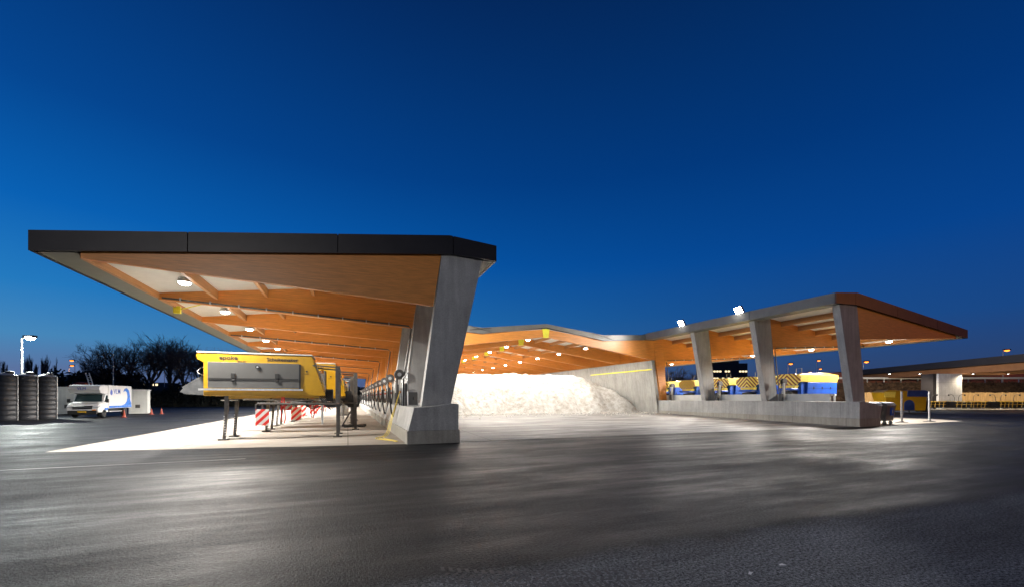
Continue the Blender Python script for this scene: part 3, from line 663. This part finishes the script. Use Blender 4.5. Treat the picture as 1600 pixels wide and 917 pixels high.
# ------------------------------------------------------------------ bins and posts at the front of the right wing
mat('bin_grey', (.42, .43, .44), .5, .15, noise=(8, .15))
def make_bin(label, loc, rz, group, m, sticker):
    t = thing('waste_bin', label, 'bin', loc, rz, group)
    MB().add([(-.52, -.40, .22), (.52, -.40, .22), (.52, .40, .22), (-.52, .40, .22), (-.62, -.50, 1.12), (.62, -.50, 1.12), (.62, .50, 1.12), (-.62, .50, 1.12)],
             [(0, 3, 2, 1), (0, 1, 5, 4), (1, 2, 6, 5), (2, 3, 7, 6), (3, 0, 4, 7), (4, 5, 6, 7)]).build('body', m, t, bevel=.02)
    MB().box(-.65, .65, -.53, .53, 1.122, 1.17).build('rim', m, t, bevel=.01)
    MB().prism([(-.51, 1.172), (.51, 1.172), (.42, 1.30), (.2, 1.36), (-.2, 1.36), (-.42, 1.30)], 'x', -.62, .62).build('lid', 'steel_dark', t, bevel=.02)
    for x in (-.42, .42):
        for y in (-.3, .3):
            w_ = MB().lathe([(.03, -.03), (.10, -.028), (.10, .028), (.03, .03)], (x, y, .10), 'x', 18).build('wheel', 'rubber', t, smooth=True)
            MB().box(x-.035, x+.035, y-.04, y+.04, .12, .23).lathe([(.05, -.034), (.05, .034)], (x, y, .10), 'x', 12).build('caster', 'galv', w_)
    return t
B1 = at(1356, 25.3)
b1 = make_bin('galvanised wheeled bin with a dark lid against the right wing plinth', (B1.x, B1.y, 0), R(12), 'wheeled bins by the right plinth', 'bin_grey', False)
MB().box(-.03, .03, -.475, -.455, .55, .98).box(-.1, .1, -.475, -.455, .96, 1.02).box(-.07, .07, -.475, -.455, .52, .57).build('lift_hook', 'black', b1)
B2 = at(1377, 25.9)
b2 = make_bin('brownish grey wheeled bin with a square blue sticker beside the galvanised bin', (B2.x, B2.y, 0), R(8), 'wheeled bins by the right plinth', 'galv', True)
mat('bin_brown', (.20, .175, .16), .5, .3, noise=(8, .2))
for ch in b2.children:
    if ch.name.startswith(('body', 'rim')): ch.data.materials[0] = M['bin_brown']
stk = MB().prism([(-.12, .55), (.24, .55), (.24, 1.02), (-.12, 1.02)], 'y', -.525, -.47).build('sticker', 'blue', b2)
text('sign_mark', '6', .3, 'offwhite', stk, (-.02, -.53, .68), (R(90), 0, 0))
stand_in = None
for px, z, nm in ((1409, 27.6, 'nearer the bins'), (1452, 28.4, 'farther from the bins')):
    p = at(px, z)
    t = thing('steel_post', 'slim galvanised post on a round foot, %s' % nm, 'post', (p.x, p.y, .006), 0, 'slim posts beyond the bins')
    MB().tube([(0, 0, .04), (0, 0, 2.02)], .055, 10).build('pole', 'galv', t, smooth=True)
    MB().lathe([(.32, 0), (.32, .03), (.12, .07), (.07, .12)], seg=20).build('foot', 'steel_dark', t)

# ------------------------------------------------------------------ left background: tanks, truck, containers, cones
t0 = None
for i, (px, z, ry) in enumerate(((73, 32.2, 585), (42, 31.2, 583), (10, 30.2, 582))):
    p = at(px, z); lab = 'tall dark ribbed brine tank, %s' % ('nearest the white van', 'middle one of three', 'leftmost of three')[i]
    if t0: copy_tree(t0, lab, (p.x, p.y, 0)); continue
    t0 = thing('brine_tank', lab, 'tank', (p.x, p.y, 0), 0, 'brine tanks left of the van')
    prof = [(.55, 0)]
    for k in range(9):
        h = .05+k*.345; prof += [(.57, h), (.57, h+.22), (.545, h+.26), (.545, h+.30)]
    prof += [(.57, 3.17), (.56, 3.2)]
    MB().lathe(prof, seg=28).build('shell', 'tank', t0, smooth=True)
    MB().lathe([(.555, 3.2), (.40, 3.3), (.2, 3.38), (.02, 3.4)], seg=28).build('dome', 'tank_top_lit', t0, smooth=True)
    MB().lathe([(.2, 3.3), (.2, 3.42), (.23, 3.43), (.23, 3.48), (.1, 3.52)], (.18, 0, 0), seg=18).build('lid', 'tank', t0, smooth=True)
    MB().tube([(.60, 0, 0), (.60, 0, 3.25), (.5, 0, 3.3)], .03, 6).build('pipe', 'galv', t0)

# box van, nose towards -y
van = thing('box_van', 'white box van with a blue wave on its side parked before the containers', 'van', (-19.75, 44.0, 0), 0)
W = .98
MB().box(-1.02, 1.02, 1.55, 5.6, .72, 2.68).build('cargo_box', 'white', van, bevel=.03)
MB().prism([(.45, 2.0), (.18, 2.30), (.35, 2.60), (.75, 2.67), (1.55, 2.67), (1.55, 1.95), (1.1, 1.93)], 'x', -.98, .98).build('roof_fairing', 'white', van, bevel=.05)
cb_ = MB().prism([(.05, .42), (.0, .62), (.06, .95), (.22, 1.12), (.85, 1.28), (1.15, 1.92), (1.56, 1.94), (1.56, .42)], 'x', -W, W).build('cab', 'white', van, bevel=.04)
MB().prism([(.30, 1.15), (.80, 1.28), (.78, 1.30), (.26, 1.175)], 'x', -.86, .86).build('bonnet_top', 'white', cb_)
MB().add([(-.86, .83, 1.30), (.86, .83, 1.30), (.80, 1.085, 1.88), (-.80, 1.085, 1.88), (-.86, .81, 1.32), (.86, .81, 1.32), (.80, 1.06, 1.90), (-.80, 1.06, 1.90)],
         [(0, 3, 2, 1), (4, 5, 6, 7), (0, 1, 5, 4), (1, 2, 6, 5), (2, 3, 7, 6), (3, 0, 4, 7)]).build('windscreen', 'glass', van)
for s in (-1, 1):
    MB().prism([(.98, 1.30), (1.45, 1.30), (1.45, 1.82), (1.22, 1.82)], 'x', *sorted((s*.975, s*1.0))).build('side_window', 'glass', van)
    mr_ = MB().box(*sorted((s*1.12, s*1.32)), .80, .90, 1.22, 1.52).build('mirror', 'black', van, bevel=.02)
    MB().bar((s*.97, .9, 1.3), (s*1.15, .85, 1.3), .04).build('arm', 'black', mr_)
    MB().prism([(.02, .80), (.02, .92), (.30, .99), (.33, .92)], 'x', *sorted((s*.62, s*.995))).build('headlight', 'headlamp', van, bevel=.008)
    for y, nm in ((.95, 0), (4.5, 0)):
        tr = MB().lathe([(.18, -.10), (.31, -.10), (.34, -.06), (.34, .06), (.31, .10), (.18, .10)], (s*.88, y, .345), 'x', 24).build('wheel', 'rubber', van, smooth=True)
        MB().lathe([(.04, -.085), (.19, -.09), (.19, .09), (.04, .085)], (s*.88, y, .345), 'x', 16).build('rim', 'steel', tr)
    MB().box(*sorted((s*.86, s*.985)), 1.75, 3.9, .42, .50).build('side_guard', 'galv', van)
MB().box(-.9, .9, -.05, .12, .28, .60).build('bumper', 'black', van, bevel=.03)
MB().prism([(-.03, .70), (.0, .93), (.08, .97), (.10, .68)], 'x', -.6, .6).build('grille', 'black', van)
MB().box(-.58, .58, -.045, -.032, .80, .83).build('grille_bar', 'steel', van)
pt = MB().box(-.26, .26, -.075, -.052, .43, .54).build('number_plate', 'plate', van)
text('plate_number', 'VX-214-K', .10, 'letter', pt, (-.24, -.078, .45), (R(90), 0, 0))
MB().box(.62, .86, -.07, -.05, .60, .66).build('indicator', 'amber', van)
MB().box(-.7, .7, 1.6, 5.5, .45, .715).build('chassis', 'black', van)
MB().box(.981, .99, 1.0, 1.54, .60, .78).build('door_stripe', 'blue_print', van)
sd = 1.024
MB().box(sd-.003, sd+.004, 1.6, 5.55, .76, .93).build('blue_band', 'blue_print', van)
wv = MB().prism([(5.5, .94), (3.7, .94), (4.3, 1.05), (4.65, 1.30), (4.8, 1.7), (4.7, 2.1), (4.4, 2.25), (4.05, 2.12), (4.2, 2.4), (4.6, 2.5), (5.05, 2.3), (5.25, 1.9), (5.3, 1.4), (5.5, 1.15)], 'x', sd-.003, sd+.006).build('wave_graphic', 'blue_print', van)
text('lettering', 'VLM', .62, 'letter_blue', van, (sd, 2.35, 1.95), (R(90), 0, R(90)), bold=True)
MB().prism([(1.95, 2.35), (2.15, 2.15), (2.15, 1.95), (2.0, 1.82), (1.82, 1.92), (1.80, 2.1)], 'x', sd-.003, sd+.006).build('drop_mark', 'letter_blue', van)
text('lettering', 'VLM', .30, 'letter_blue', van, (-.42, .215, 2.25), (R(90), 0, 0), ext=.02)
for px0, px1, z, y1, nm in ((87, 122, 40, 605, 'left of the van'), (201, 230, 41, 609, 'right of the van')):
    a, b = at(px0, z), at(px1, z); w_ = (b-a).length*.78; h = hgt(y1, z)
    t = thing('white_container', 'plain white metal container standing %s' % nm, 'container', (a.x, a.y, 0), -TH+R(36), 'white containers behind the van')
    MB().box(0, w_, 0, 2.6, .06, h).build('body', 'offwhite', t, bevel=.02)
    MB().box(-.06, w_+.06, -.06, 2.66, h+.002, h+.09).build('roof_rim', 'white', t)
    rb = MB()
    for k in range(int(w_/.28)): rb.box(.1+k*.28, .14+k*.28, -.02, -.002, .1, h-.03)
    rb.build('rib', 'offwhite', t)
    MB().box(w_*.35, w_*.35+.35, -.035, -.022, .62, .95).build('vent', 'steel_dark', t)
ln = thing('ladder', 'white ladder leaning up behind the white van', 'ladder', tuple(at(153, 44)), -TH)
lm = MB()
for s in (-.18, .18): lm.bar((-.5+s, 0, 2.3), (-1.1+s, 0, 4.2), .07)
for k in range(7): lm.bar((-.5-.18-.08*k, 0, 2.4+k*.26), (-.5+.18-.08*k, 0, 2.4+k*.26), .05)
lm.bar((-.5, 0, 0), (-.5, 0, 2.4), .1)
lm.build('rails', 'white', ln)
cn0 = None
for i, (px, z) in enumerate(((194, 34.8), (236.5, 41.0), (252.5, 42.2))):
    p = at(px, z); lab = ['orange traffic cone beside the van rear wheel', 'orange traffic cone right of the container, left of a pair', 'orange traffic cone right of the container, right of a pair'][i]
    if cn0: copy_tree(cn0, lab, (p.x, p.y, 0)); continue
    cn0 = thing('traffic_cone', lab, 'cone', (p.x, p.y, 0), 0, 'orange traffic cones')
    MB().lathe([(.14, .04), (.025, .72)], seg=16).build('cone', 'orange', cn0, smooth=True)
    for q in ([(.104, .221), (.087, .319)], [(.064, .451), (.049, .549)]): MB().lathe(q, seg=16).build('band', 'white', cn0, smooth=True)
    cn0.scale = (.85,)*3
    MB().box(-.19, .19, -.19, .19, 0, .04).build('base', 'orange', cn0)
umb = thing('orange_tarpaulin', 'glowing orange tarpaulin heap behind the van roof', 'tarpaulin', tuple(at(123, 47)), -TH)
MB().prism([(-1.3, 2.2), (-.9, 2.9), (.2, 3.35), (1.2, 3.3), (.5, 2.7), (.6, 2.2)], 'y', -.4, .4).build('cover', 'orange', umb, bevel=.05)
MB().box(-1.2, .5, -.3, .3, 0, 2.2).build('load', 'steel_dark', umb)

for px, z, rz, nm in ((1173, 3.86, .4, 'crumpled white paper scrap near the lower edge of the picture'), (1223, 4.05, -.5, 'thin white scrap lying on the asphalt right of the crumpled one')):
    p = at(px, z); o = MB().add([(-.03, -.01, .004), (.03, -.012, .012), (.034, .01, .005), (0, .014, .018), (-.03, .012, .006)], [(0, 1, 3, 4), (1, 2, 3)]).build('paper_scrap', 'white', normals=False)
    o.location = p; o.rotation_euler = (0, 0, rz); tag(o, nm, 'litter', 'paper scraps on the asphalt')
# ------------------------------------------------------------------ street lamps
def street_lamp(label, px, z, ytop, group, head='lamp_sodium', arm=.8, power=0, color=SOD, tgt=None, pole='galv', r=.07, hs=1):
    p = at(px, z); h = hgt(ytop, z)
    t = thing('street_lamp', label, 'street lamp', (p.x, p.y, 0), -TH, group)
    MB().tube([(0, 0, 0), (0, 0, h*.6), (0, 0, h)], [r*1.2, r, r*.7], 8).build('pole', pole, t, smooth=True)
    MB().bar((0, 0, h), (arm, 0, h+.12), r).build('arm', pole, t)
    hd = MB().box(arm-.35*hs, arm+.35*hs, -.14*hs, .14*hs, h+.06, h+.06+.14*hs).build('lamp_head', 'steel_dark', t, bevel=.02)
    MB().lathe([(.24*hs, h+.055), (.20*hs, h-.06*hs), (.06*hs, h-.12*hs)], (arm, 0, 0), seg=14).build('lens', head, hd, smooth=True)
    if power: lamp('bulb', 'SPOT', (arm, 0, h-.25*hs-.1), power, color, t, tgt or (arm, -2, 0), size=.2, spot=160, blend=.6)
    return t
mast = street_lamp('tall lamp post with a glaring white lamp behind the dark tanks', 34, 36, 528, None, 'lamp_cool', .7, P_MAST, (.93, 1, .93), (3, -14, 0), 'offwhite', .09, 1.3)
street_lamp('orange street lamp far left, shorter of the pair beside the poplars', 108, 118, 571, 'orange street lamps on the left', power=500, hs=1.6)
street_lamp('orange street lamp far left, taller of the pair beside the poplars', 117, 120, 563, 'orange street lamps on the left', power=500, arm=-.9, hs=1.8)
street_lamp('low orange street lamp just above the van roof', 136, 110, 591, 'orange street lamps on the left', power=0, hs=1.4)
street_lamp('orange street lamp shining through the bare trees', 257, 125, 567, 'orange street lamps on the left', power=500, hs=1.8)
street_lamp('orange street lamp between the bare trees and the yellow spreader', 299, 125, 571, 'orange street lamps on the left', power=0, hs=1.2)
for i, (px, py, z) in enumerate(((1231, 568, 120), (1276, 563, 150), (1279, 576, 175), (1263, 581, 190), (1349, 565, 110), (1567, 547, 84))):
    lab = ['orange street lamp beside the third right wing column', 'highest orange street lamp between the two front right columns', 'orange street lamp just below the highest one', 'lowest orange street lamp above the blue spreader', 'orange street lamp just right of the front right column', 'orange street lamp above the viaduct at the far right'][i]
    street_lamp(lab, px, z, py, 'orange street lamps on the right', power=2600 if i in (4, 5) else 900, hs=2.0 if i != 5 else 1.7)
pl_ = thing('bare_pole', 'thin pale pole standing behind the white van', 'pole', tuple(at(177, 60)))
MB().tube([(0, 0, 0), (0, 0, hgt(552, 60))], [.09, .05], 8).build('pole', 'offwhite', pl_)
# assumed unseen yard masts: one behind the photographer, one hidden by the right column
def assumed_yard_mast(label, loc, target, power):
    t = thing('assumed_yard_mast', label, 'lamp post', loc, 0, 'assumed yard masts')
    MB().tube([(0, 0, 0), (0, 0, 9)], [.11, .07], 10).build('pole', 'offwhite', t)
    MB().box(-.35, .35, -.2, .2, 9.0, 9.15).build('lamp_head', 'steel_dark', t)
    MB().box(-.3, .3, -.16, .16, 8.985, 8.998).build('lens', 'lamp_white', t)
    lamp('bulb', 'SPOT', (0, 0, 8.9), power, WHITE, t, Vector(target)-Vector(loc), size=.25, spot=150, blend=.7)
assumed_yard_mast('assumed white yard lamp mast standing behind the photographer', (-9, -9.9, 0), (4, 12, 2), 10500)  # assumed mast, source not seen; lights the front faces and near asphalt
assumed_lamp = street_lamp('assumed orange street lamp standing outside the picture to the right', 1349, 110, 565, 'orange street lamps on the right', power=4500)  # assumed lamp, source not seen; puts orange light on the right wing front
assumed_lamp.location = (48, -8, 0)
for ch in assumed_lamp.children:
    if ch.type == 'LIGHT': ch.rotation_euler = Vector((-.4, 1, -.12)).to_track_quat('-Z', 'Y').to_euler()
assumed_workshop = thing('workshop', 'assumed plain flat roofed workshop behind the photographer', 'building', (-2.97, -4.64, 0))  # assumed building out of view, placed to shade the asphalt at lower right
MB().box(0, 30, -12, 0, 0, 5.4).build('wall', 'offwhite', assumed_workshop)
MB().box(-.05, 30.05, -12.05, .05, 5.405, 5.54).build('roof', 'fascia', assumed_workshop)
for k in range(4): MB().box(3+k*6, 6.5+k*6, .003, .04, 0, 3.6).build('gate', 'panel_grey', assumed_workshop)
assumed_yard_mast('assumed white yard lamp mast hidden behind the right wing, brightening fence and ploughs', tuple(at(1325, 52)), tuple(at(1520, 58)), 26000)  # added lamp, assumed and unseen behind the right column, lights fence and ploughs

# ------------------------------------------------------------------ trees
def bare_tree(seed, h=12, spread=.55, levels=6, upright=0, m='bark'):
    rg = random.Random(seed); tr = MB(); cr = MB()
    def br(p, d, ln, r, lv):
        q = p+d*ln*.5+Vector((rg.uniform(-1, 1), rg.uniform(-1, 1), rg.uniform(-.3, .5)))*ln*.05; e = q+(d+Vector((rg.uniform(-.2, .2), rg.uniform(-.2, .2), .08))).normalized()*ln*.5
        (tr if lv == 0 else cr).tube([p, q, e], [r, r*.85, r*.66], 5 if lv < 2 else 3, cap=lv < 2)
        if lv >= levels: return
        k = 5 if lv == 0 else (4 if lv == 1 else 3)
        for i in range(k):
            t = rg.uniform(.35, 1) if i else 1; s = p.lerp(e, t) if t < 1 else e
            sp = spread*(1-upright*.6)*rg.uniform(.5, 1.35); ang = rg.uniform(0, 6.28)
            a = d.orthogonal().normalized(); b = d.cross(a)
            nd = (d+(a*math.cos(ang)+b*math.sin(ang))*sp*1.25+Vector((0, 0, .16+upright*.5))).normalized()
            br(s, nd, ln*rg.uniform(.62, .84), max(r*.6, .012), lv+1)
    br(Vector((0, 0, 0)), Vector((0, 0, 1)), h*.24, h*.018, 0)
    return tr, cr
def plant(name, label, cat, src, loc, rz, sc_, group, m='bark'):
    t = thing(name, label, cat, loc, rz, group); t.scale = sc_
    return t
protos = {}
def put_tree(key, gen, name, label, cat, px, z, ytop, wscale, group, m='bark'):
    p = at(px, z); H = hgt(ytop, z)
    if key not in protos:
        tr, cr = gen(); zs = max(v[2] for v in cr.v)
        t = thing(name, label, cat, (p.x, p.y, 0), 0, group)
        tr.build('trunk', m, t, normals=False); cr.build('crown', m, t, normals=False); protos[key] = (t, zs)
    else:
        t = copy_tree(protos[key][0], label, (p.x, p.y, 0), rnd.uniform(0, 6)); zs = protos[key][1]
    s = H/zs; t.scale = (s*wscale, s*wscale, s)
G = 'bare broad trees behind the container'
for i, (px, z, yt, k) in enumerate(((150, 96, 548, 0), (172, 88, 531, 1), (200, 94, 524, 2), (236, 90, 521, 0), (262, 98, 524, 1), (288, 90, 523, 2), (318, 96, 536, 0), (345, 110, 542, 1))):
    lab = ['lowest bare tree at the left end of the row behind the van', 'bare wide tree right behind the white van', 'bare tree above the gap between van and container', 'tallest bare tree in the middle of the left row', 'bare tree just right of the tallest one in the row', 'bare tree left of the yellow spreader', 'bare tree half hidden behind the yellow spreader', 'last bare tree of the row below the roof edge'][i]
    put_tree('b%d' % k, lambda k=k: bare_tree(11+k, 12, .62, 6), 'bare_tree', lab, 'tree', px, z, yt, .8 if i == 0 else .95, G)
for i, (px, z, yt) in enumerate(((8, 130, 549), (43, 130, 551), (53, 132, 554), (70, 128, 552), (82, 130, 556))):
    lab = ['leftmost narrow poplar at the picture edge', 'narrow poplar left of the white street lamp glow', 'narrow poplar right beside the lamp pole', 'narrow poplar above the third tank', 'slightly shorter poplar at the right of the group'][i]
    put_tree('p%d' % (i % 2), lambda i=i: bare_tree(31+i, 12, .34, 5, upright=1), 'poplar', lab, 'tree', px, z, yt, .9, 'narrow poplars behind the tanks')
put_tree('lit', lambda: bare_tree(55, 10, .6, 6), 'shrub_tree', 'pale floodlit bushy tree seen under the right wing roof', 'tree', 1072, 70, 571, 1.3, None, 'bark_pale')
def leaves(n_, boxf, size, seed=3):
    rg = random.Random(seed); mb = MB()
    for _ in range(n_):
        c = Vector(boxf(rg)); a = Vector((rg.gauss(0, 1), rg.gauss(0, 1), rg.gauss(0, 1))).normalized(); b = a.orthogonal().normalized(); s = size*rg.uniform(.5, 1.4)
        mb.add([c-a*s, c+b*s*.5, c+a*s, c-b*s*.5], [(0, 1, 2, 3)])
    return mb
def hedge_mesh(p0, p1, h, dep, n_, size, seed):
    def f(rg):
        t = rg.random(); c = p0.lerp(p1, t); hh = h*(.78+.16*math.sin(t*23+seed)+.1*math.sin(t*61)+.05*math.sin(t*140)); v = rg.random()**.8
        return (c.x+rg.uniform(-1, 1)*dep*(1-v*.5), c.y+rg.uniform(-1, 1)*dep*(1-v*.5), v*hh)
    return leaves(n_, f, size, seed)
def hedge(name, label, pxa, za, pxb, zb, h, dep, n_, size, m, seed):
    o = thing(name, label, 'hedge', (0, 0, 0)); a, b = at(pxa, za), at(pxb, zb)
    hedge_mesh(a, b, h, dep, n_, size, seed).build('foliage', m, o, normals=False)
    d = (b-a).normalized(); nrm = Vector((-d.y, d.x, 0))*dep*.45
    MB().add([a-nrm, b-nrm, b+nrm, a+nrm]+[v+Vector((0, 0, h*.66)) for v in (a-nrm*.6, b-nrm*.6, b+nrm*.6, a+nrm*.6)], [(0, 3, 2, 1), (0, 1, 5, 4), (1, 2, 6, 5), (2, 3, 7, 6), (3, 0, 4, 7), (4, 5, 6, 7)]).build('branch_mass', m, o)
    return o
hedge('hedge', 'long dark hedge under the bare trees behind the container', 205, 74, 700, 95, 4.4, 2.0, 16000, .30, 'leaf_dark', 4)
hedge('hedge', 'dark evergreen shrubbery behind the tanks and the van', 60, 100, 215, 84, 7.5, 2.6, 9000, .45, 'leaf_dark', 9)
hedge('hedge', 'distant dark tree belt seen beneath the right wing roof', 1000, 150, 1420, 170, 9, 4, 9000, .7, 'leaf_dark', 12)

# ------------------------------------------------------------------ right background: viaduct, fence, embankment
A = Vector((62, -2, 0)); B = Vector((135, 128, 0)); d = (B-A).normalized(); nn = Vector((-d.y, d.x, 0))   # nn points left (towards the depot)
via = thing('viaduct', 'long dark road viaduct on a pale concrete pier, girder coloured as if lit orange from below', 'bridge', tuple(at(1475, 62)), 0)
o_ = via.location
def vp(prof, name, m):     # prof: (offset across, height)
    mb = MB(); k = len(prof); vs_ = []
    for P_ in (A, B):
        for off, h in prof: q = P_-nn*off-o_; vs_.append((q.x, q.y, h))
    mb.add(vs_, [list(range(k))[::-1], list(range(k, 2*k))]+[(i, (i+1) % k, k+(i+1) % k, k+i) for i in range(k)]); return mb.build(name, m, via)
vp([(0, 6.0), (-.25, 6.05), (-.25, 7.0), (.0, 7.0)], 'parapet', 'viaduct_edge')
vp([(.05, 6.0), (10.5, 6.0), (10.5, 6.7), (.05, 6.7)], 'deck', 'viaduct_edge')
vp([(.6, 5.1), (10, 5.1), (10, 5.99), (.35, 5.99)], 'girder', 'viaduct_girder')
for z_off in (0, 45):
    q = at(1475, 62)+d*z_off-nn*.0
    base = q-o_
    MB().box(-1.7, 1.7, -.9, .9, 0, 5.09, Matrix.Translation((base.x, base.y, 0)) @ Matrix.Rotation(-TH, 4, 'Z')).build('pier', 'concrete_pier', via, bevel=.05)
    MB().box(-2.2, -1.72, -.6, 1.2, 0, 5.09, Matrix.Translation((base.x, base.y, 0)) @ Matrix.Rotation(-TH, 4, 'Z')).build('pier', 'viaduct_edge', via)
def strip(name, px0, px1, z, y0, y1, dep, m, parent=None):
    a, b = at(px0, z), at(px1, z); w_ = (b-a).length
    return a, w_
fz = 67; a, b = at(1345, fz), at(1800, fz); L = (b-a).length
fn = thing('timber_fence', 'pale lit timber board fence behind the row of ploughs', 'fence', tuple(a), -TH)
bd = MB()
k = 0; x = 0
while x < L: bd.box(x, x+.27, -.03, .03+rnd.uniform(-.01, .01), .02, 2.45+rnd.uniform(-.05, .05)); x += .30
bd.build('boards', 'timber_fence', fn)
MB().box(0, L, .05, .12, .5, .62).box(0, L, .05, .12, 1.9, 2.02).build('crossbar', 'timber_fence', fn)
a, b = at(1250, 72), at(1900, 72); L = (b-a).length
em = MB().prism([(0, 0), (2.5, 4.3), (30, 4.5), (34, 0)], 'x', 0, L).build('embankment', 'scrub'); em.location = a; em.rotation_euler = (0, 0, -TH); tag(em, kind='structure')
sg = leaves(9000, lambda rg: (lambda t, v: (t*L, v*2.5-.25, v*4.3+rg.uniform(0, .5)))(rg.random(), rg.random()), .22, 8)
sg = sg.build('ground_cover', 'scrub', normals=False); sg.location = a; sg.rotation_euler = (0, 0, -TH); tag(sg, 'brown scrubby ground cover on the bank behind the timber fence', 'ground cover', kind='stuff')
nw = thing('noise_barrier', 'reddish noise barrier along the raised road behind the viaduct', 'fence', tuple(at(1250, 84)), -TH)
MB().box(0, L, 0, .15, 4.4, 6.6).build('panels', 'noise_wall', nw)
gr = thing('guard_rail', 'added pale rail in place of traffic light trails on the raised road under the viaduct', 'guard rail', tuple(at(1250, 75.5)), -TH)  # pale strip put in where traffic light trails would run
MB().prism([(0, 4.95), (-.06, 5.05), (0, 5.12), (-.06, 5.2), (0, 5.3), (.05, 5.3), (.05, 4.95)], 'x', 0, L).build('beam', 'rail', gr)
pp = MB()
for k in range(int(L/3)): pp.box(k*3, k*3+.12, .06, .18, 4.3, 5.25)
pp.build('posts', 'galv', gr)

for i, px in enumerate((1390, 1437, 1520, 1575, 1640, 1720)):  # added lamps without a seen source, brightening fence, pier and ploughs
    p = at(px, 60.5); t = thing('added_bridge_lamp', 'small added lamp under the viaduct girder brightening the ploughs, %s from the left' % ORD[i], 'lamp', (p.x, p.y, 5.0), -TH, 'added lamps under the viaduct')
    MB().box(-.2, .2, -.12, .12, 0, .12).build('housing', 'steel_dark', t)
    MB().box(-.10, .10, -.07, .07, -.006, -.003).build('lens', 'lamp_white', t)
    lamp('bulb', 'SPOT', (0, 0, -.1), 1500, (1, .85, .6), t, (0, 1.2, -2), size=.03, spot=160, blend=.6)
# ploughs / brushes in a row
def make_plough(label, loc, rz, group):
    t = thing('snow_plough', label, 'snow plough', loc, rz, group)
    MB().prism([(-.35, .25), (.1, .2), (.28, .55), (.2, 1.05), (-.1, 1.15), (.02, .8), (-.05, .5)], 'x', -1.45, .6).build('blade', 'rubber', t, bevel=.02)
    MB().box(.65, 1.35, -.4, .35, .3, 1.1).build('side_shield', 'black', t, bevel=.04)
    fr_ = MB()
    for x in (-1.3, -.7, -.1, .5): fr_.tube([(x, -.5, .3), (x+.1, -.52, 1.1), (x+.1, .2, 1.15)], .035, 6)
    fr_.tube([(-1.4, -.5, .7), (.9, -.5, .7)], .035, 6).tube([(-1.4, -.5, 1.05), (.9, -.5, 1.05)], .035, 6)
    fr_.build('frame', 'yellow', t)
    MB().tube([(-.6, 0, 1.1), (-.65, 0, 1.6), (-.5, 0, 1.95), (-.2, 0, 2.1), (.1, 0, 2.0)], .03, 6).build('handle', 'steel_dark', t)
    MB().lathe([(.09, -.05), (.12, 0), (.09, .05)], (.15, 0, 2.0), 'y', 12).build('marker_lamp', 'black', t)
    for x in (-1.0, .3):
        MB().tube([(x, -.2, .25), (x-.15, -.45, .04)], .035, 6).tube([(x, -.2, .25), (x+.15, -.45, .04)], .035, 6).build('leg', 'galv', t)
    return t
p0 = None
for i in range(12):
    px = 1441+i*21.5; p = at(px, 59.5); lab = 'black and yellow snow plough on its stand, %s of the row from the left' % ORD[i]
    if p0 is None: p0 = make_plough(lab, (p.x, p.y, 0), -TH, 'snow ploughs parked along the fence')
    else: copy_tree(p0, lab, (p.x, p.y, 0), -TH+rnd.uniform(-.12, .12)+(math.pi if i % 3 == 2 else 0))

# office block far behind
oa = at(1108, 200); ow = (at(1168, 200)-oa).length; oh = hgt(567, 200)
of = thing('office_building', 'dark office block with three rows of lit windows seen under the right wing', 'building', tuple(oa), -TH)
MB().box(0, ow, 0, 14, 0, oh).build('wall', 'office', of); MB().box(1, ow-3, 2, 12, oh+.01, oh+1.4).build('plant_room', 'office', of)
MB().box(ow+.01, ow+2.2, 1, 12, 0, oh-6).build('annex', 'office', of)
w0 = None
for r_ in range(4):
    for k in range(13):
        if rnd.random() < .2: continue
        o = MB().box(0, 1.0, -.06, -.01, 0, .75).build('window', 'lit_window', of) if w0 is None else w0.copy()
        if w0 is None: w0 = o
        else: C.objects.link(o)
        o.location = (.7+k*1.35, 0, oh-4.2-r_*3.3)
la = at(205, 210)
lw = thing('low_building', 'distant low dark building with yellow lit windows behind the hedge', 'building', tuple(la), -TH)
MB().box(-4, 16, 0, 10, 0, hgt(597, 210)).build('wall', 'office', lw)
for k in range(8):
    if k in (1, 5): continue
    o = w0.copy(); C.objects.link(o); o.parent = lw; o.location = (-2+k*2, 0, hgt(602, 210)); o.scale = (1.2, 1, 1.3)
